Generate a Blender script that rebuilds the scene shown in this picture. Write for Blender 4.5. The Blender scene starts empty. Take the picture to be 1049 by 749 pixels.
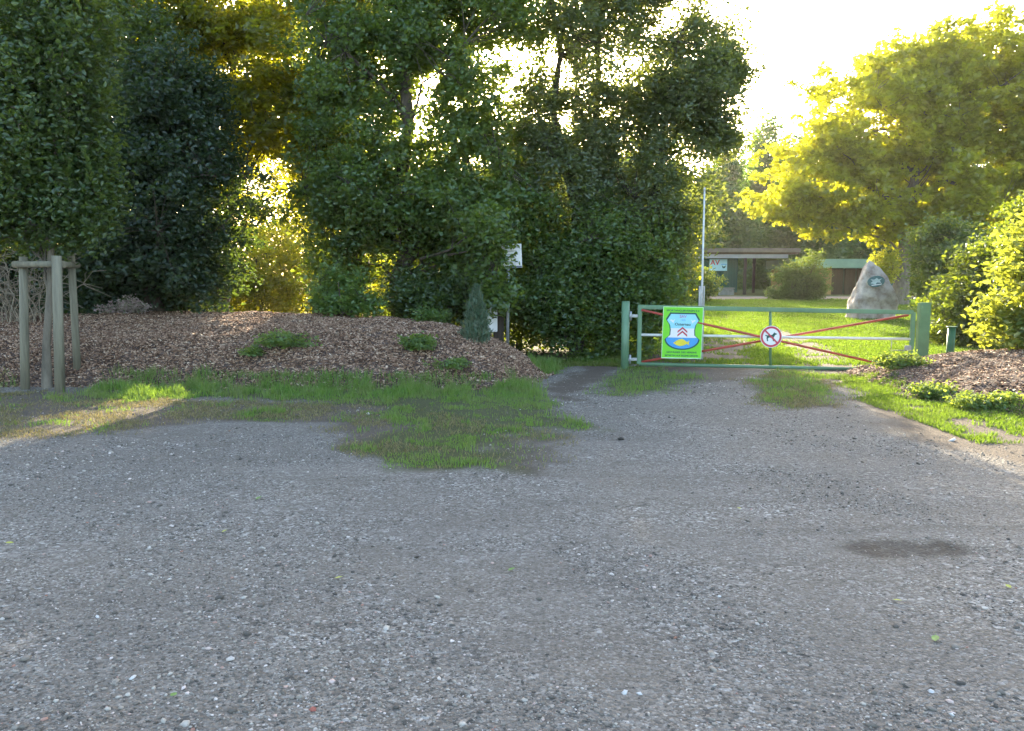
import bpy, bmesh, math, random
import numpy as np
from mathutils import Vector, Matrix, Euler

R = math.radians
scene = bpy.context.scene
col = scene.collection

# ------------------------------------------------------------------ camera
F = 820.0            # focal length in photo pixels (photo 1049 x 749)
PITCH = R(6.26)
CAMZ = 1.6
cam_d = bpy.data.cameras.new('camera')
cam = bpy.data.objects.new('camera', cam_d)
col.objects.link(cam)
cam.location = (0, 0, CAMZ)
cam.rotation_euler = (R(90) - PITCH, 0, 0)
cam_d.sensor_width = 36
cam_d.lens = F / 1049 * 36
cam_d.clip_start = 0.05
cam_d.clip_end = 3000
scene.camera = cam

# ------------------------------------------------------------------ sky and sun
SUN_EL, SUN_AZ = 17.0, 1.0        # azimuth measured clockwise from +Y
world = bpy.data.worlds.new('World')
scene.world = world
world.use_nodes = True
wn = world.node_tree
wn.nodes.clear()
sky = wn.nodes.new('ShaderNodeTexSky')
sky.sky_type = 'NISHITA'
sky.sun_disc = False
sky.sun_elevation = R(SUN_EL)
sky.sun_rotation = R(SUN_AZ)
sky.air_density = 1.0
sky.dust_density = 3.5
sky.ozone_density = 0.6
bg = wn.nodes.new('ShaderNodeBackground')
bg.inputs['Strength'].default_value = 0.15
wo = wn.nodes.new('ShaderNodeOutputWorld')
wn.links.new(sky.outputs[0], bg.inputs[0])
wn.links.new(bg.outputs[0], wo.inputs[0])

sd = bpy.data.lights.new('sun', 'SUN')
sd.energy = 3.8
sd.angle = R(0.53)
sd.color = (1.0, 0.86, 0.62)
so = bpy.data.objects.new('sun', sd)
col.objects.link(so)
_d = Vector((math.sin(R(SUN_AZ)) * math.cos(R(SUN_EL)), math.cos(R(SUN_AZ)) * math.cos(R(SUN_EL)), math.sin(R(SUN_EL))))
so.rotation_euler = _d.to_track_quat('Z', 'Y').to_euler()
so.location = (0, 60, 40)

scene.view_settings.view_transform = 'Standard'
scene.view_settings.look = 'None'
scene.view_settings.gamma = 1
scene.view_settings.exposure = 2.52
scene.render.engine = 'CYCLES'
scene.cycles.use_denoising = True
scene.cycles.max_bounces = 7
scene.cycles.diffuse_bounces = 3
scene.cycles.transmission_bounces = 5
scene.cycles.sample_clamp_indirect = 6.0

# ------------------------------------------------------------------ geometry of the view
def ray(u, v):
    dx, dy = (u - 524.5) / F, (374.5 - v) / F
    return np.array([dx, math.cos(PITCH) + dy * math.sin(PITCH), -math.sin(PITCH) + dy * math.cos(PITCH)])

def at(u, v, Y):
    r = ray(u, v)
    t = Y / r[1]
    return Vector((r[0] * t, Y, CAMZ + r[2] * t))

def sstep(a, b, x):
    t = np.clip((x - a) / (b - a), 0, 1)
    return t * t * (3 - 2 * t)

def vnoise(x, y, scale, seed=0):
    """smooth value noise in 0..1"""
    x = np.asarray(x, float) / scale + 1000.5; y = np.asarray(y, float) / scale + 1000.5
    xi = np.floor(x).astype(np.int64); yi = np.floor(y).astype(np.int64)
    fx, fy = x - xi, y - yi
    fx = fx * fx * (3 - 2 * fx); fy = fy * fy * (3 - 2 * fy)
    def h(a, b):
        n = (a * 374761393 + b * 668265263 + seed * 974634777) & 0x7fffffff
        n = ((n ^ (n >> 13)) * 1274126177) & 0x7fffffff
        return ((n ^ (n >> 16)) & 0xffff) / 65535.0
    return (h(xi, yi) * (1 - fx) + h(xi + 1, yi) * fx) * (1 - fy) + (h(xi, yi + 1) * (1 - fx) + h(xi + 1, yi + 1) * fx) * fy

def fbm(x, y, scale, seed=0, n=4):
    s, a, t = 0, 1, 0
    for k in range(n):
        s = s + a * vnoise(x, y, scale / 2 ** k, seed + k * 7); t += a; a *= 0.5
    return s / t

def sdf(x, y, poly):
    """signed distance to a polygon, positive inside"""
    x = np.asarray(x, float); y = np.asarray(y, float)
    d = np.full(x.shape, 1e9); ins = np.zeros(x.shape, bool)
    n = len(poly)
    for i in range(n):
        ax, ay = poly[i]; bx, by = poly[(i + 1) % n]
        ex, ey = bx - ax, by - ay
        t = np.clip(((x - ax) * ex + (y - ay) * ey) / (ex * ex + ey * ey + 1e-12), 0, 1)
        d = np.minimum(d, np.hypot(x - ax - t * ex, y - ay - t * ey))
        c = ((ay > y) != (by > y)) & (x < (bx - ax) * (y - ay) / (by - ay + 1e-12) + ax)
        ins ^= c
    return np.where(ins, d, -d)

def base_h(x, y):
    h = 0.62 * sstep(19, 46, y)
    h = h + 0.025 * (fbm(x, y, 3.0, 3) - 0.5) + 0.012 * (vnoise(x, y, 0.6, 9) - 0.5)
    # the shallow dark hollow in the gravel
    h = h - 0.014 * np.exp(-(((x - 2.35) / 0.4) ** 2 + ((y - 4.6) / 0.22) ** 2))
    return h

def gp(u, v, z=0.0):
    """ground point seen at a photo pixel (on the level z)"""
    r = ray(u, v)
    t = (z - CAMZ) / r[2]
    return (r[0] * t, r[1] * t)

def gpt(u, v):
    """the same on the rising ground further back"""
    r = ray(u, v)
    for Y in np.arange(3, 120, 0.05):
        z = CAMZ + r[2] * Y / r[1]
        if z <= float(base_h(r[0] * Y / r[1], Y)):
            return (r[0] * Y / r[1], Y)
    return (r[0] * 100, 100)

def P(*pts):
    return [gp(u, v) for u, v in pts]

# mound footprints
MOUND_L = P((-260, 395), (0, 396), (100, 396), (200, 396), (320, 399), (440, 398), (520, 397), (552, 389)) + [(0.55, 13.2), (0.4, 14.6), (-0.9, 17), (-6, 18.5), (-18, 18.5)]
MOUND_R = P((868, 379), (885, 392), (930, 402), (985, 416), (1049, 430), (1200, 455)) + [(12, 10.5), (12, 15.5), (8.5, 15.2), (6.9, 14.4)]
def h_left(x, y):
    d = sdf(x, y, MOUND_L) + 0.25 * (fbm(x, y, 1.2, 5) - 0.5)
    h = (1.04 + 0.0 * x) * (1 - np.exp(-np.maximum(d, 0) / 1.15)) * (0.93 + 0.16 * (fbm(x, y, 2.0, 21) - 0.5))
    h = h + np.where(d > 0, 0.10 * (fbm(x, y, 0.5, 13) - 0.5) * sstep(0, 0.5, d), 0)
    return np.where(d > 0, h, -0.04 + 0.5 * np.maximum(d, -0.06)), d
def h_right(x, y):
    d = sdf(x, y, MOUND_R) + 0.25 * (fbm(x, y, 1.0, 6) - 0.5)
    h = 0.62 * (1 - np.exp(-np.maximum(d, 0) / 1.5))
    h = h + np.where(d > 0, 0.09 * (fbm(x, y, 0.5, 14) - 0.5) * sstep(0, 0.5, d), 0)
    return np.where(d > 0, h, -0.04 + 0.5 * np.maximum(d, -0.06)), d
def surf_h(x, y):
    b = base_h(x, y)
    return np.maximum(b, np.maximum(b + h_left(x, y)[0], b + h_right(x, y)[0]))
def sh(x, y):
    return float(surf_h(np.array([x]), np.array([y]))[0])

# grass masks on plan
GREEN = [P((84, 405), (120, 386), (200, 386), (330, 391), (430, 391), (552, 396), (572, 415), (420, 417), (300, 412), (230, 408), (150, 411), (90, 409)),
         P((0, 388), (12, 388), (14, 396), (0, 398), (-60, 400), (-60, 388)),
         P((400, 403), (560, 402), (600, 428), (612, 438), (560, 443), (520, 452), (500, 478), (400, 480), (372, 462), (395, 448), (420, 440), (400, 428)),
         P((540, 381), (620, 357), (645, 352), (640, 362), (600, 370), (556, 388)),
         P((598, 404), (632, 379), (655, 377), (702, 386), (692, 399), (640, 407)),
         P((775, 392), (790, 370), (830, 384), (846, 408), (812, 416), (782, 406)),
         P((245, 428), (262, 424), (290, 424), (290, 432), (262, 434))]
DRY = [P((-200, 398), (0, 400), (90, 405), (240, 409), (400, 412), (560, 440), (440, 482), (360, 462), (330, 434), (220, 434), (100, 441), (0, 450), (-200, 455)),
       P((500, 440), (570, 444), (545, 462), (540, 478), (505, 470)),
       P((765, 392), (800, 378), (850, 384), (862, 420), (800, 420))]
SUNNY = [P((856, 383), (890, 388), (940, 400), (985, 416), (1049, 428), (1200, 450), (1200, 500), (1040, 482), (980, 458), (920, 440), (880, 412))]
PATH = P((548, 408), (575, 385), (612, 367), (640, 361), (660, 363), (640, 372), (630, 384), (596, 404), (600, 416))
TRACK1 = [gp(686, 392), gp(652, 372), (2.9, 17), (4.6, 21), (6.2, 21), (5.0, 16), gp(770, 388)]
TRACK2 = [gp(845, 396), gp(822, 372), (6.2, 17.5), (7.6, 24), (8.2, 24), (7.2, 17), gp(905, 392)]

def ground_masks(x, y):
    w = 0.50 * (fbm(x, y, 0.9, 31) - 0.5) + 0.34 * (fbm(x, y, 0.22, 32) - 0.5)
    def m(polys, soft=0.10):
        r = np.zeros(np.shape(x))
        for p in polys:
            r = np.maximum(r, sstep(-soft, soft, sdf(x, y, p) + w * 1.6))
        return r
    green = m(GREEN, 0.24)
    dry = m(DRY, 0.25)
    sunny = m(SUNNY, 0.2)
    lawn = sstep(-0.25, 0.25, y - 14.6 + w * 3) * sstep(0.2, 1.0, x - (0.6 + 0.16 * (y - 14.5)) + w * 3)
    t = np.maximum(m([TRACK1], 0.3), m([TRACK2], 0.25))
    lawn = lawn * (1 - t * (0.55 + 0.45 * sstep(0.40, 0.55, fbm(x, y, 0.6, 91))))
    road = sstep(-0.6, 0.6, y - 39.5 + w * 4) * sstep(-0.6, 0.6, 43.5 - y)
    lawn = lawn * (1 - road)
    path = m([PATH], 0.15)
    green = green * (1 - path)
    litter = sstep(-0.5, 0.5, y - 14.5) * (1 - sstep(-0.5, 1.0, x - (0.6 + 0.16 * (y - 14.5)))) * (1 - path)
    earth = np.maximum(np.maximum(t * 0.8, road), path)
    return dict(green=green, dry=dry, sunny=sunny, lawn=lawn, litter=litter, earth=earth, road=road)

# ------------------------------------------------------------------ node helpers
def new_mat(name):
    m = bpy.data.materials.new(name); m.use_nodes = True
    m.node_tree.nodes.clear()
    return m, m.node_tree

class N:
    def __init__(s, nt): s.nt = nt
    def __call__(s, typ, **kw):
        n = s.nt.nodes.new('ShaderNode' + typ)
        for k, v in kw.items():
            if k.startswith('i_'):
                key = k[2:].replace('_', ' ')
                n.inputs[key].default_value = v
            else: setattr(n, k, v)
        return n
    def link(s, a, b): s.nt.links.new(a, b)
    def mix(s, fac, a, b, typ='MIX'):
        n = s.nt.nodes.new('ShaderNodeMix'); n.data_type = 'RGBA'; n.blend_type = typ
        for sock, val in ((n.inputs[0], fac), (n.inputs[6], a), (n.inputs[7], b)):
            if isinstance(val, (int, float)): sock.default_value = val
            elif isinstance(val, tuple): sock.default_value = val if len(val) == 4 else val + (1,)
            else: s.nt.links.new(val, sock)
        return n.outputs[2]
    def math(s, op, a, b=0.0, c=0.0):
        n = s.nt.nodes.new('ShaderNodeMath'); n.operation = op
        for sock, val in zip(n.inputs, (a, b, c)):
            if isinstance(val, (int, float)): sock.default_value = val
            else: s.nt.links.new(val, sock)
        return n.outputs[0]
    def ramp(s, fac, stops):
        n = s.nt.nodes.new('ShaderNodeValToRGB')
        e = n.color_ramp.elements
        while len(e) < len(stops): e.new(0.5)
        for el, (p, c) in zip(e, stops):
            el.position = p; el.color = c + (1,) if len(c) == 3 else c
        s.nt.links.new(fac, n.inputs[0])
        return n.outputs[0]

def leaf_mat(name, cols, trans=(0.30, 0.36, 0.03), tfac=0.45, gloss=0.06, patch=None):
    m, nt = new_mat(name); n = N(nt)
    geo = n('NewGeometry')
    c = n.ramp(geo.outputs['Random Per Island'], [(i / max(1, len(cols) - 1), k) for i, k in enumerate(cols)])
    tcol = n.mix(geo.outputs['Random Per Island'], tuple(v * 0.75 for v in trans), tuple(min(1, v * 1.2) for v in trans))
    if patch:
        tc = n('TexCoord'); no = n('TexNoise', i_Scale=patch[1], i_Detail=5.0, i_Roughness=0.7); n.link(tc.outputs['Object'], no.inputs['Vector'])
        c = n.mix(n.ramp(no.outputs[0], [(0.44, (0, 0, 0)), (0.64, (1, 1, 1))]), c, patch[0])
    d = n('BsdfDiffuse'); n.link(c, d.inputs[0])
    t = n('BsdfTranslucent'); n.link(tcol, t.inputs[0])
    g = n('BsdfGlossy', i_Roughness=0.45); g.inputs[0].default_value = (0.8, 0.85, 0.9, 1)
    a = n('MixShader'); a.inputs[0].default_value = tfac
    n.link(d.outputs[0], a.inputs[1]); n.link(t.outputs[0], a.inputs[2])
    b = n('MixShader'); b.inputs[0].default_value = gloss
    n.link(a.outputs[0], b.inputs[1]); n.link(g.outputs[0], b.inputs[2])
    o = n('OutputMaterial'); n.link(b.outputs[0], o.inputs[0])
    return m

def simple_mat(name, c, rough=0.6, metallic=0.0, var=0.25, scale=6.0, bump=0.0, dirt=None, stretch=None):
    m, nt = new_mat(name); n = N(nt)
    tc = n('TexCoord'); src = tc.outputs['Object']
    if stretch:
        mp = n('Mapping'); mp.inputs['Scale'].default_value = stretch
        n.link(src, mp.inputs[0]); src = mp.outputs[0]
    no = n('TexNoise', i_Scale=scale, i_Detail=6.0, i_Roughness=0.65); n.link(src, no.inputs['Vector'])
    dk = dirt or tuple(k * (1 - var) for k in c)
    colr = n.ramp(no.outputs[0], [(0.35, dk), (0.62, tuple(min(1, k * (1 + var * 0.4)) for k in c))])
    p = n('BsdfPrincipled', i_Roughness=rough, i_Metallic=metallic); n.link(colr, p.inputs['Base Color'])
    if bump:
        b = n('Bump', i_Strength=bump, i_Distance=0.02); n.link(no.outputs[0], b.inputs['Height']); n.link(b.outputs[0], p.inputs['Normal'])
    o = n('OutputMaterial'); n.link(p.outputs[0], o.inputs[0])
    return m

def island_mat(name, stops, rough=0.85, spec=0.3):
    m, nt = new_mat(name); n = N(nt)
    geo = n('NewGeometry')
    c = n.ramp(geo.outputs['Random Per Island'], stops)
    no = n('TexNoise', i_Scale=90.0, i_Detail=3.0)
    tc = n('TexCoord'); n.link(tc.outputs['Object'], no.inputs['Vector'])
    c = n.mix(0.35, c, no.outputs[0], 'OVERLAY')
    p = n('BsdfPrincipled', i_Roughness=rough); n.link(c, p.inputs['Base Color'])
    p.inputs['Specular IOR Level'].default_value = spec
    o = n('OutputMaterial'); n.link(p.outputs[0], o.inputs[0])
    return m

# ------------------------------------------------------------------ mesh helpers
def mesh_np(name, V, faces, mat=None, parent=None, smooth=False):
    """V (n,3); faces: list of int arrays (m,k)"""
    me = bpy.data.meshes.new(name)
    V = np.asarray(V, np.float32)
    me.vertices.add(len(V)); me.vertices.foreach_set('co', V.ravel())
    loops, starts, tot = [], [], 0
    for f in faces:
        f = np.asarray(f, np.int32)
        if len(f) == 0: continue
        k = f.shape[1]
        loops.append(f.ravel())
        starts.append(np.arange(len(f)) * k + tot); tot += f.size
    loops = np.concatenate(loops); starts = np.concatenate(starts).astype(np.int32)
    me.loops.add(len(loops)); me.loops.foreach_set('vertex_index', loops)
    me.polygons.add(len(starts)); me.polygons.foreach_set('loop_start', starts)
    me.update(calc_edges=True)
    if smooth:
        me.polygons.foreach_set('use_smooth', np.ones(len(starts), bool))
    o = bpy.data.objects.new(name, me); col.objects.link(o)
    if mat: me.materials.append(mat)
    if parent: o.parent = parent
    return o

def tag(o, label=None, cat=None, group=None, kind=None):
    if label: o['label'] = label
    if cat: o['category'] = cat
    if group: o['group'] = group
    if kind: o['kind'] = kind
    return o

def empty(name, loc, label=None, cat=None, group=None, rz=0):
    e = bpy.data.objects.new(name, None); col.objects.link(e)
    e.location = loc; e.rotation_euler = (0, 0, rz); e.empty_display_size = 0.2
    return tag(e, label, cat, group)

class MB:
    """collects shapes for one mesh object"""
    def __init__(s): s.bm = bmesh.new()
    def box(s, c, size, rot=(0, 0, 0), bevel=0.0):
        m = Matrix.Translation(c) @ Euler(rot).to_matrix().to_4x4() @ Matrix.Diagonal((size[0], size[1], size[2], 1))
        r = bmesh.ops.create_cube(s.bm, size=1, matrix=m)
        if bevel:
            es = list({e for v in r['verts'] for e in v.link_edges})
            bmesh.ops.bevel(s.bm, geom=es, offset=bevel, segments=2, affect='EDGES')
        return s
    def tube(s, pts, rad, n=10, cap=True):
        pts = [Vector(p) for p in pts]
        if isinstance(rad, (int, float)): rad = [rad] * len(pts)
        rings = []
        up = Vector((0, 0, 1))
        for i, p in enumerate(pts):
            d = (pts[min(i + 1, len(pts) - 1)] - pts[max(i - 1, 0)]).normalized()
            a = d.cross(up)
            if a.length < 1e-3: a = d.cross(Vector((0, 1, 0)))
            a.normalize(); b = d.cross(a).normalized()
            rings.append([s.bm.verts.new(p + (a * math.cos(t) + b * math.sin(t)) * rad[i]) for t in [2 * math.pi * k / n for k in range(n)]])
        for r0, r1 in zip(rings, rings[1:]):
            for k in range(n):
                f = s.bm.faces.new((r0[k], r0[(k + 1) % n], r1[(k + 1) % n], r1[k])); f.smooth = True
        if cap:
            s.bm.faces.new(rings[0][::-1]); s.bm.faces.new(rings[-1])
        return s
    def prism(s, outline, y0, y1):
        """outline (x,z) extruded from y0 to y1"""
        a = [s.bm.verts.new((x, y0, z)) for x, z in outline]; b = [s.bm.verts.new((x, y1, z)) for x, z in outline]
        s.bm.faces.new(a); s.bm.faces.new(b[::-1])
        for i in range(len(a)):
            j = (i + 1) % len(a); s.bm.faces.new((a[j], a[i], b[i], b[j]))
        return s
    def build(s, name, mat, parent=None, loc=None):
        bmesh.ops.recalc_face_normals(s.bm, faces=s.bm.faces)
        me = bpy.data.meshes.new(name); s.bm.to_mesh(me); s.bm.free()
        me.materials.append(mat)
        o = bpy.data.objects.new(name, me); col.objects.link(o)
        if parent: o.parent = parent
        if loc: o.location = loc
        return o

def text_part(txt, size, name, mat, parent, loc, width=None, font_bold=False, depth=0.0006):
    """lettering facing -Y, centred on loc"""
    cu = bpy.data.curves.new(name, 'FONT'); cu.body = txt; cu.size = size
    cu.align_x = 'CENTER'; cu.align_y = 'CENTER'; cu.extrude = depth
    cu.offset = size * 0.02 if font_bold else 0
    t = bpy.data.objects.new(name, cu); col.objects.link(t)
    bpy.context.view_layer.update()
    me = bpy.data.meshes.new_from_object(t.evaluated_get(bpy.context.evaluated_depsgraph_get()))
    bpy.data.objects.remove(t); bpy.data.curves.remove(cu)
    co = np.empty(len(me.vertices) * 3, np.float32); me.vertices.foreach_get('co', co); co = co.reshape(-1, 3)
    w = co[:, 0].max() - co[:, 0].min()
    sx = (width / w) if width else 1
    co = np.stack([co[:, 0] * sx, -co[:, 2], co[:, 1]], 1)
    me.vertices.foreach_set('co', np.ascontiguousarray(co).ravel()); me.update()
    me.name = name; me.materials.clear(); me.materials.append(mat)
    o = bpy.data.objects.new(name, me); col.objects.link(o); o.parent = parent; o.location = loc
    return o

# ------------------------------------------------------------------ foliage
def leaf_cloud(C, L, W, rng, up=0.35, droop=0.0, dirs=None, fold=0.25):
    """N leaves at C (n,3) of length L (n,) and width ratio W: two quads each, folded at the midrib"""
    n = len(C)
    if dirs is None:
        d = rng.normal(size=(n, 3)); d[:, 2] = d[:, 2] * 0.55 - droop
    else: d = dirs
    d /= np.linalg.norm(d, axis=1, keepdims=True) + 1e-9
    nr = rng.normal(size=(n, 3)); nr[:, 2] += up * 2.2
    s = np.cross(d, nr); s /= np.linalg.norm(s, axis=1, keepdims=True) + 1e-9
    nn = np.cross(s, d)
    L = L[:, None]; w = L * W
    f = fold * w
    v = np.empty((n, 6, 3))
    v[:, 0] = C - d * L * 0.5
    v[:, 1] = C - d * L * 0.20 + s * w * 0.46 + nn * f
    v[:, 2] = C + d * L * 0.16 + s * w * 0.40 + nn * f
    v[:, 3] = C + d * L * 0.5 - nn * f * 0.6
    v[:, 4] = C + d * L * 0.16 - s * w * 0.40 + nn * f
    v[:, 5] = C - d * L * 0.20 - s * w * 0.46 + nn * f
    i = np.arange(n)[:, None] * 6
    return v.reshape(-1, 3), np.concatenate([i + np.array([[0, 1, 2, 3]]), i + np.array([[0, 3, 4, 5]])])

def sin_noise(Pn, scale, rng, k=14):
    s = np.zeros(len(Pn))
    for _ in range(k):
        w = rng.normal(size=3) * (2.2 / scale); s += np.sin(Pn @ w + rng.uniform(0, 6.28))
    return s / math.sqrt(k / 2)

def sample_blobs(blobs, n, rng, shell=2.0, gap=0.0, gscale=1.2, thin=None):
    """cluster centres inside a union of ellipsoids (cx,cy,cz,rx,ry,rz), biased outwards, with gaps"""
    vol = np.array([b[3] * b[4] * b[5] for b in blobs]); vol = vol ** 0.8; vol = np.maximum(vol, vol.sum() * 0.010); vol /= vol.sum()
    m = int(n * 3.0)
    k = rng.choice(len(blobs), m, p=vol)
    B = np.array(blobs, float)[k]
    d = rng.normal(size=(m, 3)); d /= np.linalg.norm(d, axis=1, keepdims=True)
    r = rng.uniform(0, 1, m) ** (1 / (3.0 + shell))
    wob = np.exp(rng.normal(0, 0.07, m)) + 0.20 * sin_noise(d * 2 + B[:, :3], 1.3, rng)
    Pn = B[:, :3] + d * (r * wob)[:, None] * B[:, 3:6]
    nz = sin_noise(Pn, gscale, rng)
    g_ = gap if thin is None else gap + thin[0] * sstep(thin[1], thin[1] + 1.5, Pn[:, 2])
    keep = nz > (-1.8 + 2.4 * g_)
    return Pn[keep][:n]

def curve_pts(a, b, sag, n=5, rng=None, j=0.05):
    a = np.array(a, float); b = np.array(b, float)
    mid = a * 0.55 + b * 0.45; mid[2] += sag
    t = np.linspace(0, 1, n)[:, None]
    p = (1 - t) ** 2 * a + 2 * t * (1 - t) * mid + t * t * b
    if rng is not None:
        L = np.linalg.norm(b - a); p[1:-1] += rng.normal(size=(n - 2, 3)) * j * L * 0.4
    return p

def tubes_np(paths, radii, n=5):
    """many open tubes in one mesh"""
    V, Fq, off = [], [], 0
    ang = np.linspace(0, 2 * math.pi, n, endpoint=False)
    for p, r in zip(paths, radii):
        p = np.asarray(p, float); k = len(p)
        r = np.asarray(r, float) if np.ndim(r) else np.linspace(r, r * 0.35, k)
        d = np.gradient(p, axis=0); d /= np.linalg.norm(d, axis=1, keepdims=True) + 1e-9
        ref = np.array([0, 0, 1.0]) if abs(d[0, 2]) < 0.85 else np.array([0, 1.0, 0])
        a = np.cross(d, ref); a /= np.linalg.norm(a, axis=1, keepdims=True) + 1e-9
        b = np.cross(d, a)
        ring = p[:, None, :] + (a[:, None, :] * np.cos(ang)[None, :, None] + b[:, None, :] * np.sin(ang)[None, :, None]) * r[:, None, None]
        V.append(ring.reshape(-1, 3))
        for i in range(k - 1):
            q = np.arange(n); q2 = (q + 1) % n
            Fq.append(np.stack([off + i * n + q, off + i * n + q2, off + (i + 1) * n + q2, off + (i + 1) * n + q], 1))
        off += k * n
    return np.concatenate(V), np.concatenate(Fq)

def plant(name, label, cat, base, blobs, clusters, per, leaf, W, lm, bm_, rng_seed, trunk_r=0.0, trunk_top=None, stems=None,
          sig=0.22, flat=0.55, gap=0.25, gscale=1.3, shell=1.6, limbs=26, up=0.35, droop=0.0, group=None, twigs=0.35, shoots=None, crown_name='crown', fold=0.25, trunk_name='trunk', zmin=None, gapsz=None, thin=None, extra=None, tj=0.035):
    """tree or shrub: Empty > crown (leaves), trunk, branches; blobs in world units"""
    rng = np.random.default_rng(rng_seed)
    root = empty(name, base, label, cat, group)
    o = np.array(base, float)
    Cc = sample_blobs(blobs, clusters, rng, shell=shell, gap=gap, gscale=gscale, thin=thin)
    if zmin is not None: Cc = Cc[Cc[:, 2] > zmin]
    if gapsz is not None:       # open windows in the crown (x, z, rx, rz)
        for gx, gz, grx, grz in gapsz:
            Cc = Cc[((Cc[:, 0] - gx) / grx) ** 2 + ((Cc[:, 2] - gz) / grz) ** 2 > 1]
    if extra:                   # a bough reaching out of the crown: (x, y, z, r, count)
        Cc = np.concatenate([Cc] + [np.array([ex, ey, ez]) + rng.normal(size=(k_, 3)) * [er, er * 0.4, er] for ex, ey, ez, er, k_ in extra])
    n = len(Cc)
    # twig-like sprays: leaves strung along a short line in each cluster
    td = rng.normal(size=(n, 3)); td[:, 2] *= 0.6
    ctr = np.average(np.array([b[:3] for b in blobs]), axis=0)
    td += (Cc - ctr) / (np.linalg.norm(Cc - ctr, axis=1, keepdims=True) + 1e-6) * 0.9
    td /= np.linalg.norm(td, axis=1, keepdims=True)
    idx = np.repeat(np.arange(n), per)
    t = rng.uniform(-1.5, 1.5, len(idx))[:, None]
    off = rng.normal(size=(len(idx), 3)) * sig * np.array([0.6, 0.6, 0.6 * flat])
    LC = Cc[idx] + td[idx] * t * sig + off
    keep = LC[:, 2] > np.maximum(0.02, base[2] + 0.01)
    LC = LC[keep]
    L = rng.uniform(0.65, 1.25, len(LC)) * leaf
    V, Fc = leaf_cloud(LC, L, W, rng, up=up, droop=droop, fold=fold)
    cr = mesh_np(crown_name, V - o, [Fc], lm, root)
    paths, rad = [], []
    if shoots:                  # upright leading shoots standing out of the crown
        k, hmin, hmax, smat = shoots
        S0 = Cc[rng.choice(n, k, replace=False)]; S0 = S0[S0[:, 1] < ctr[1] + 0.1]
        hh = rng.uniform(hmin, hmax, len(S0)); per_s = 46
        tt = rng.uniform(0, 1, (len(S0), per_s))
        ln_ = rng.normal(0, 0.10, (len(S0), 2))
        P0 = S0[:, None, :] + np.stack([ln_[:, 0:1] * tt, ln_[:, 1:2] * tt - 0.1, hh[:, None] * tt], -1)
        an = rng.uniform(0, 6.28, tt.shape); rr_ = 0.055 * (1.15 - tt)
        dd = np.stack([np.cos(an), np.sin(an), np.full(tt.shape, 0.9)], -1)
        P0 = (P0 + dd * rr_[..., None]).reshape(-1, 3)
        V4, F4 = leaf_cloud(P0, rng.uniform(0.7, 1.2, len(P0)) * leaf, W, rng, dirs=dd.reshape(-1, 3).copy())
        mesh_np('upright_shoots', V4 - o, [F4], smat, root)
    if stems is None and trunk_r > 0:
        stems = [(base, trunk_top, trunk_r)]
    if stems:
        tp, tr = [], []
        for a, b, r in stems:
            p = curve_pts(a, b, 0, 9, rng, tj); rr = np.linspace(r, r * 0.28, 9); rr[0] *= 1.35
            tp.append(p); tr.append(rr)
        V2, F2 = tubes_np(tp, tr, 9)
        mesh_np(trunk_name, V2 - o, [F2], bm_, root, smooth=True)
        allp = np.concatenate(tp); allr = np.concatenate(tr)
        sel = rng.choice(n, min(limbs, n), replace=False)
        lp = []
        for c in Cc[sel]:
            below = allp[:, 2] < c[2] - 0.15 * abs(c[2] - o[2])
            dist = np.linalg.norm(allp - c, axis=1) + np.where(below, 0, 5)
            k = int(np.argmin(dist)); L0 = np.linalg.norm(allp[k] - c)
            p = curve_pts(allp[k], c, 0.12 * L0, 6, rng, 0.08)
            paths.append(p); rad.append(np.linspace(min(allr[k] * 0.5, 0.012 + 0.014 * L0), 0.007, 6)); lp.append(p)
        if lp:
            lpa = np.concatenate(lp)
            for c in Cc[rng.choice(n, int(n * twigs), replace=False)]:
                k = int(np.argmin(np.linalg.norm(lpa - c, axis=1)))
                paths.append(curve_pts(lpa[k], c, 0.03, 4, rng, 0.1)); rad.append(np.linspace(0.011, 0.004, 4))
            V3, F3 = tubes_np(paths, rad, 4)
            mesh_np('branches', V3 - o, [F3], bm_, root)
    return root

def pxb(u, v, Y, ru, rv, ry):
    """an ellipsoid of crown that is ru x rv photo pixels across at distance Y, as world numbers"""
    c = at(u, v, Y); s = Y / F
    return (c.x, Y, c.z, ru * s, ry, rv * s)

# ------------------------------------------------------------------ materials
DARKG = leaf_mat('leaf_dark_green', [(0.026, 0.065, 0.024), (0.048, 0.100, 0.034), (0.078, 0.135, 0.045)], (0.30, 0.38, 0.02))
BLUEG = leaf_mat('leaf_blue_green', [(0.020, 0.052, 0.030), (0.034, 0.075, 0.040), (0.050, 0.098, 0.050)], (0.13, 0.20, 0.02))
GREYG = leaf_mat('leaf_grey_green', [(0.050, 0.085, 0.042), (0.080, 0.120, 0.058), (0.120, 0.160, 0.085)], (0.36, 0.42, 0.05))
MIDG = leaf_mat('leaf_mid_green', [(0.038, 0.092, 0.026), (0.060, 0.130, 0.036), (0.095, 0.170, 0.050)], (0.36, 0.46, 0.03))
OAKG = leaf_mat('leaf_oak_green', [(0.030, 0.075, 0.022), (0.050, 0.105, 0.030), (0.085, 0.150, 0.045)], (0.26, 0.34, 0.03))
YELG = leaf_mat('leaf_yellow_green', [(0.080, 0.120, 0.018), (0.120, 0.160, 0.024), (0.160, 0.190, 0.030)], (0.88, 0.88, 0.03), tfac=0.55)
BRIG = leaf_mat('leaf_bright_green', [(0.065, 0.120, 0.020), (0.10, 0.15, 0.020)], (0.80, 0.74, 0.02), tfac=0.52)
FARG = leaf_mat('leaf_far_green', [(0.036, 0.085, 0.024), (0.056, 0.115, 0.030)], (0.24, 0.42, 0.03))
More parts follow.
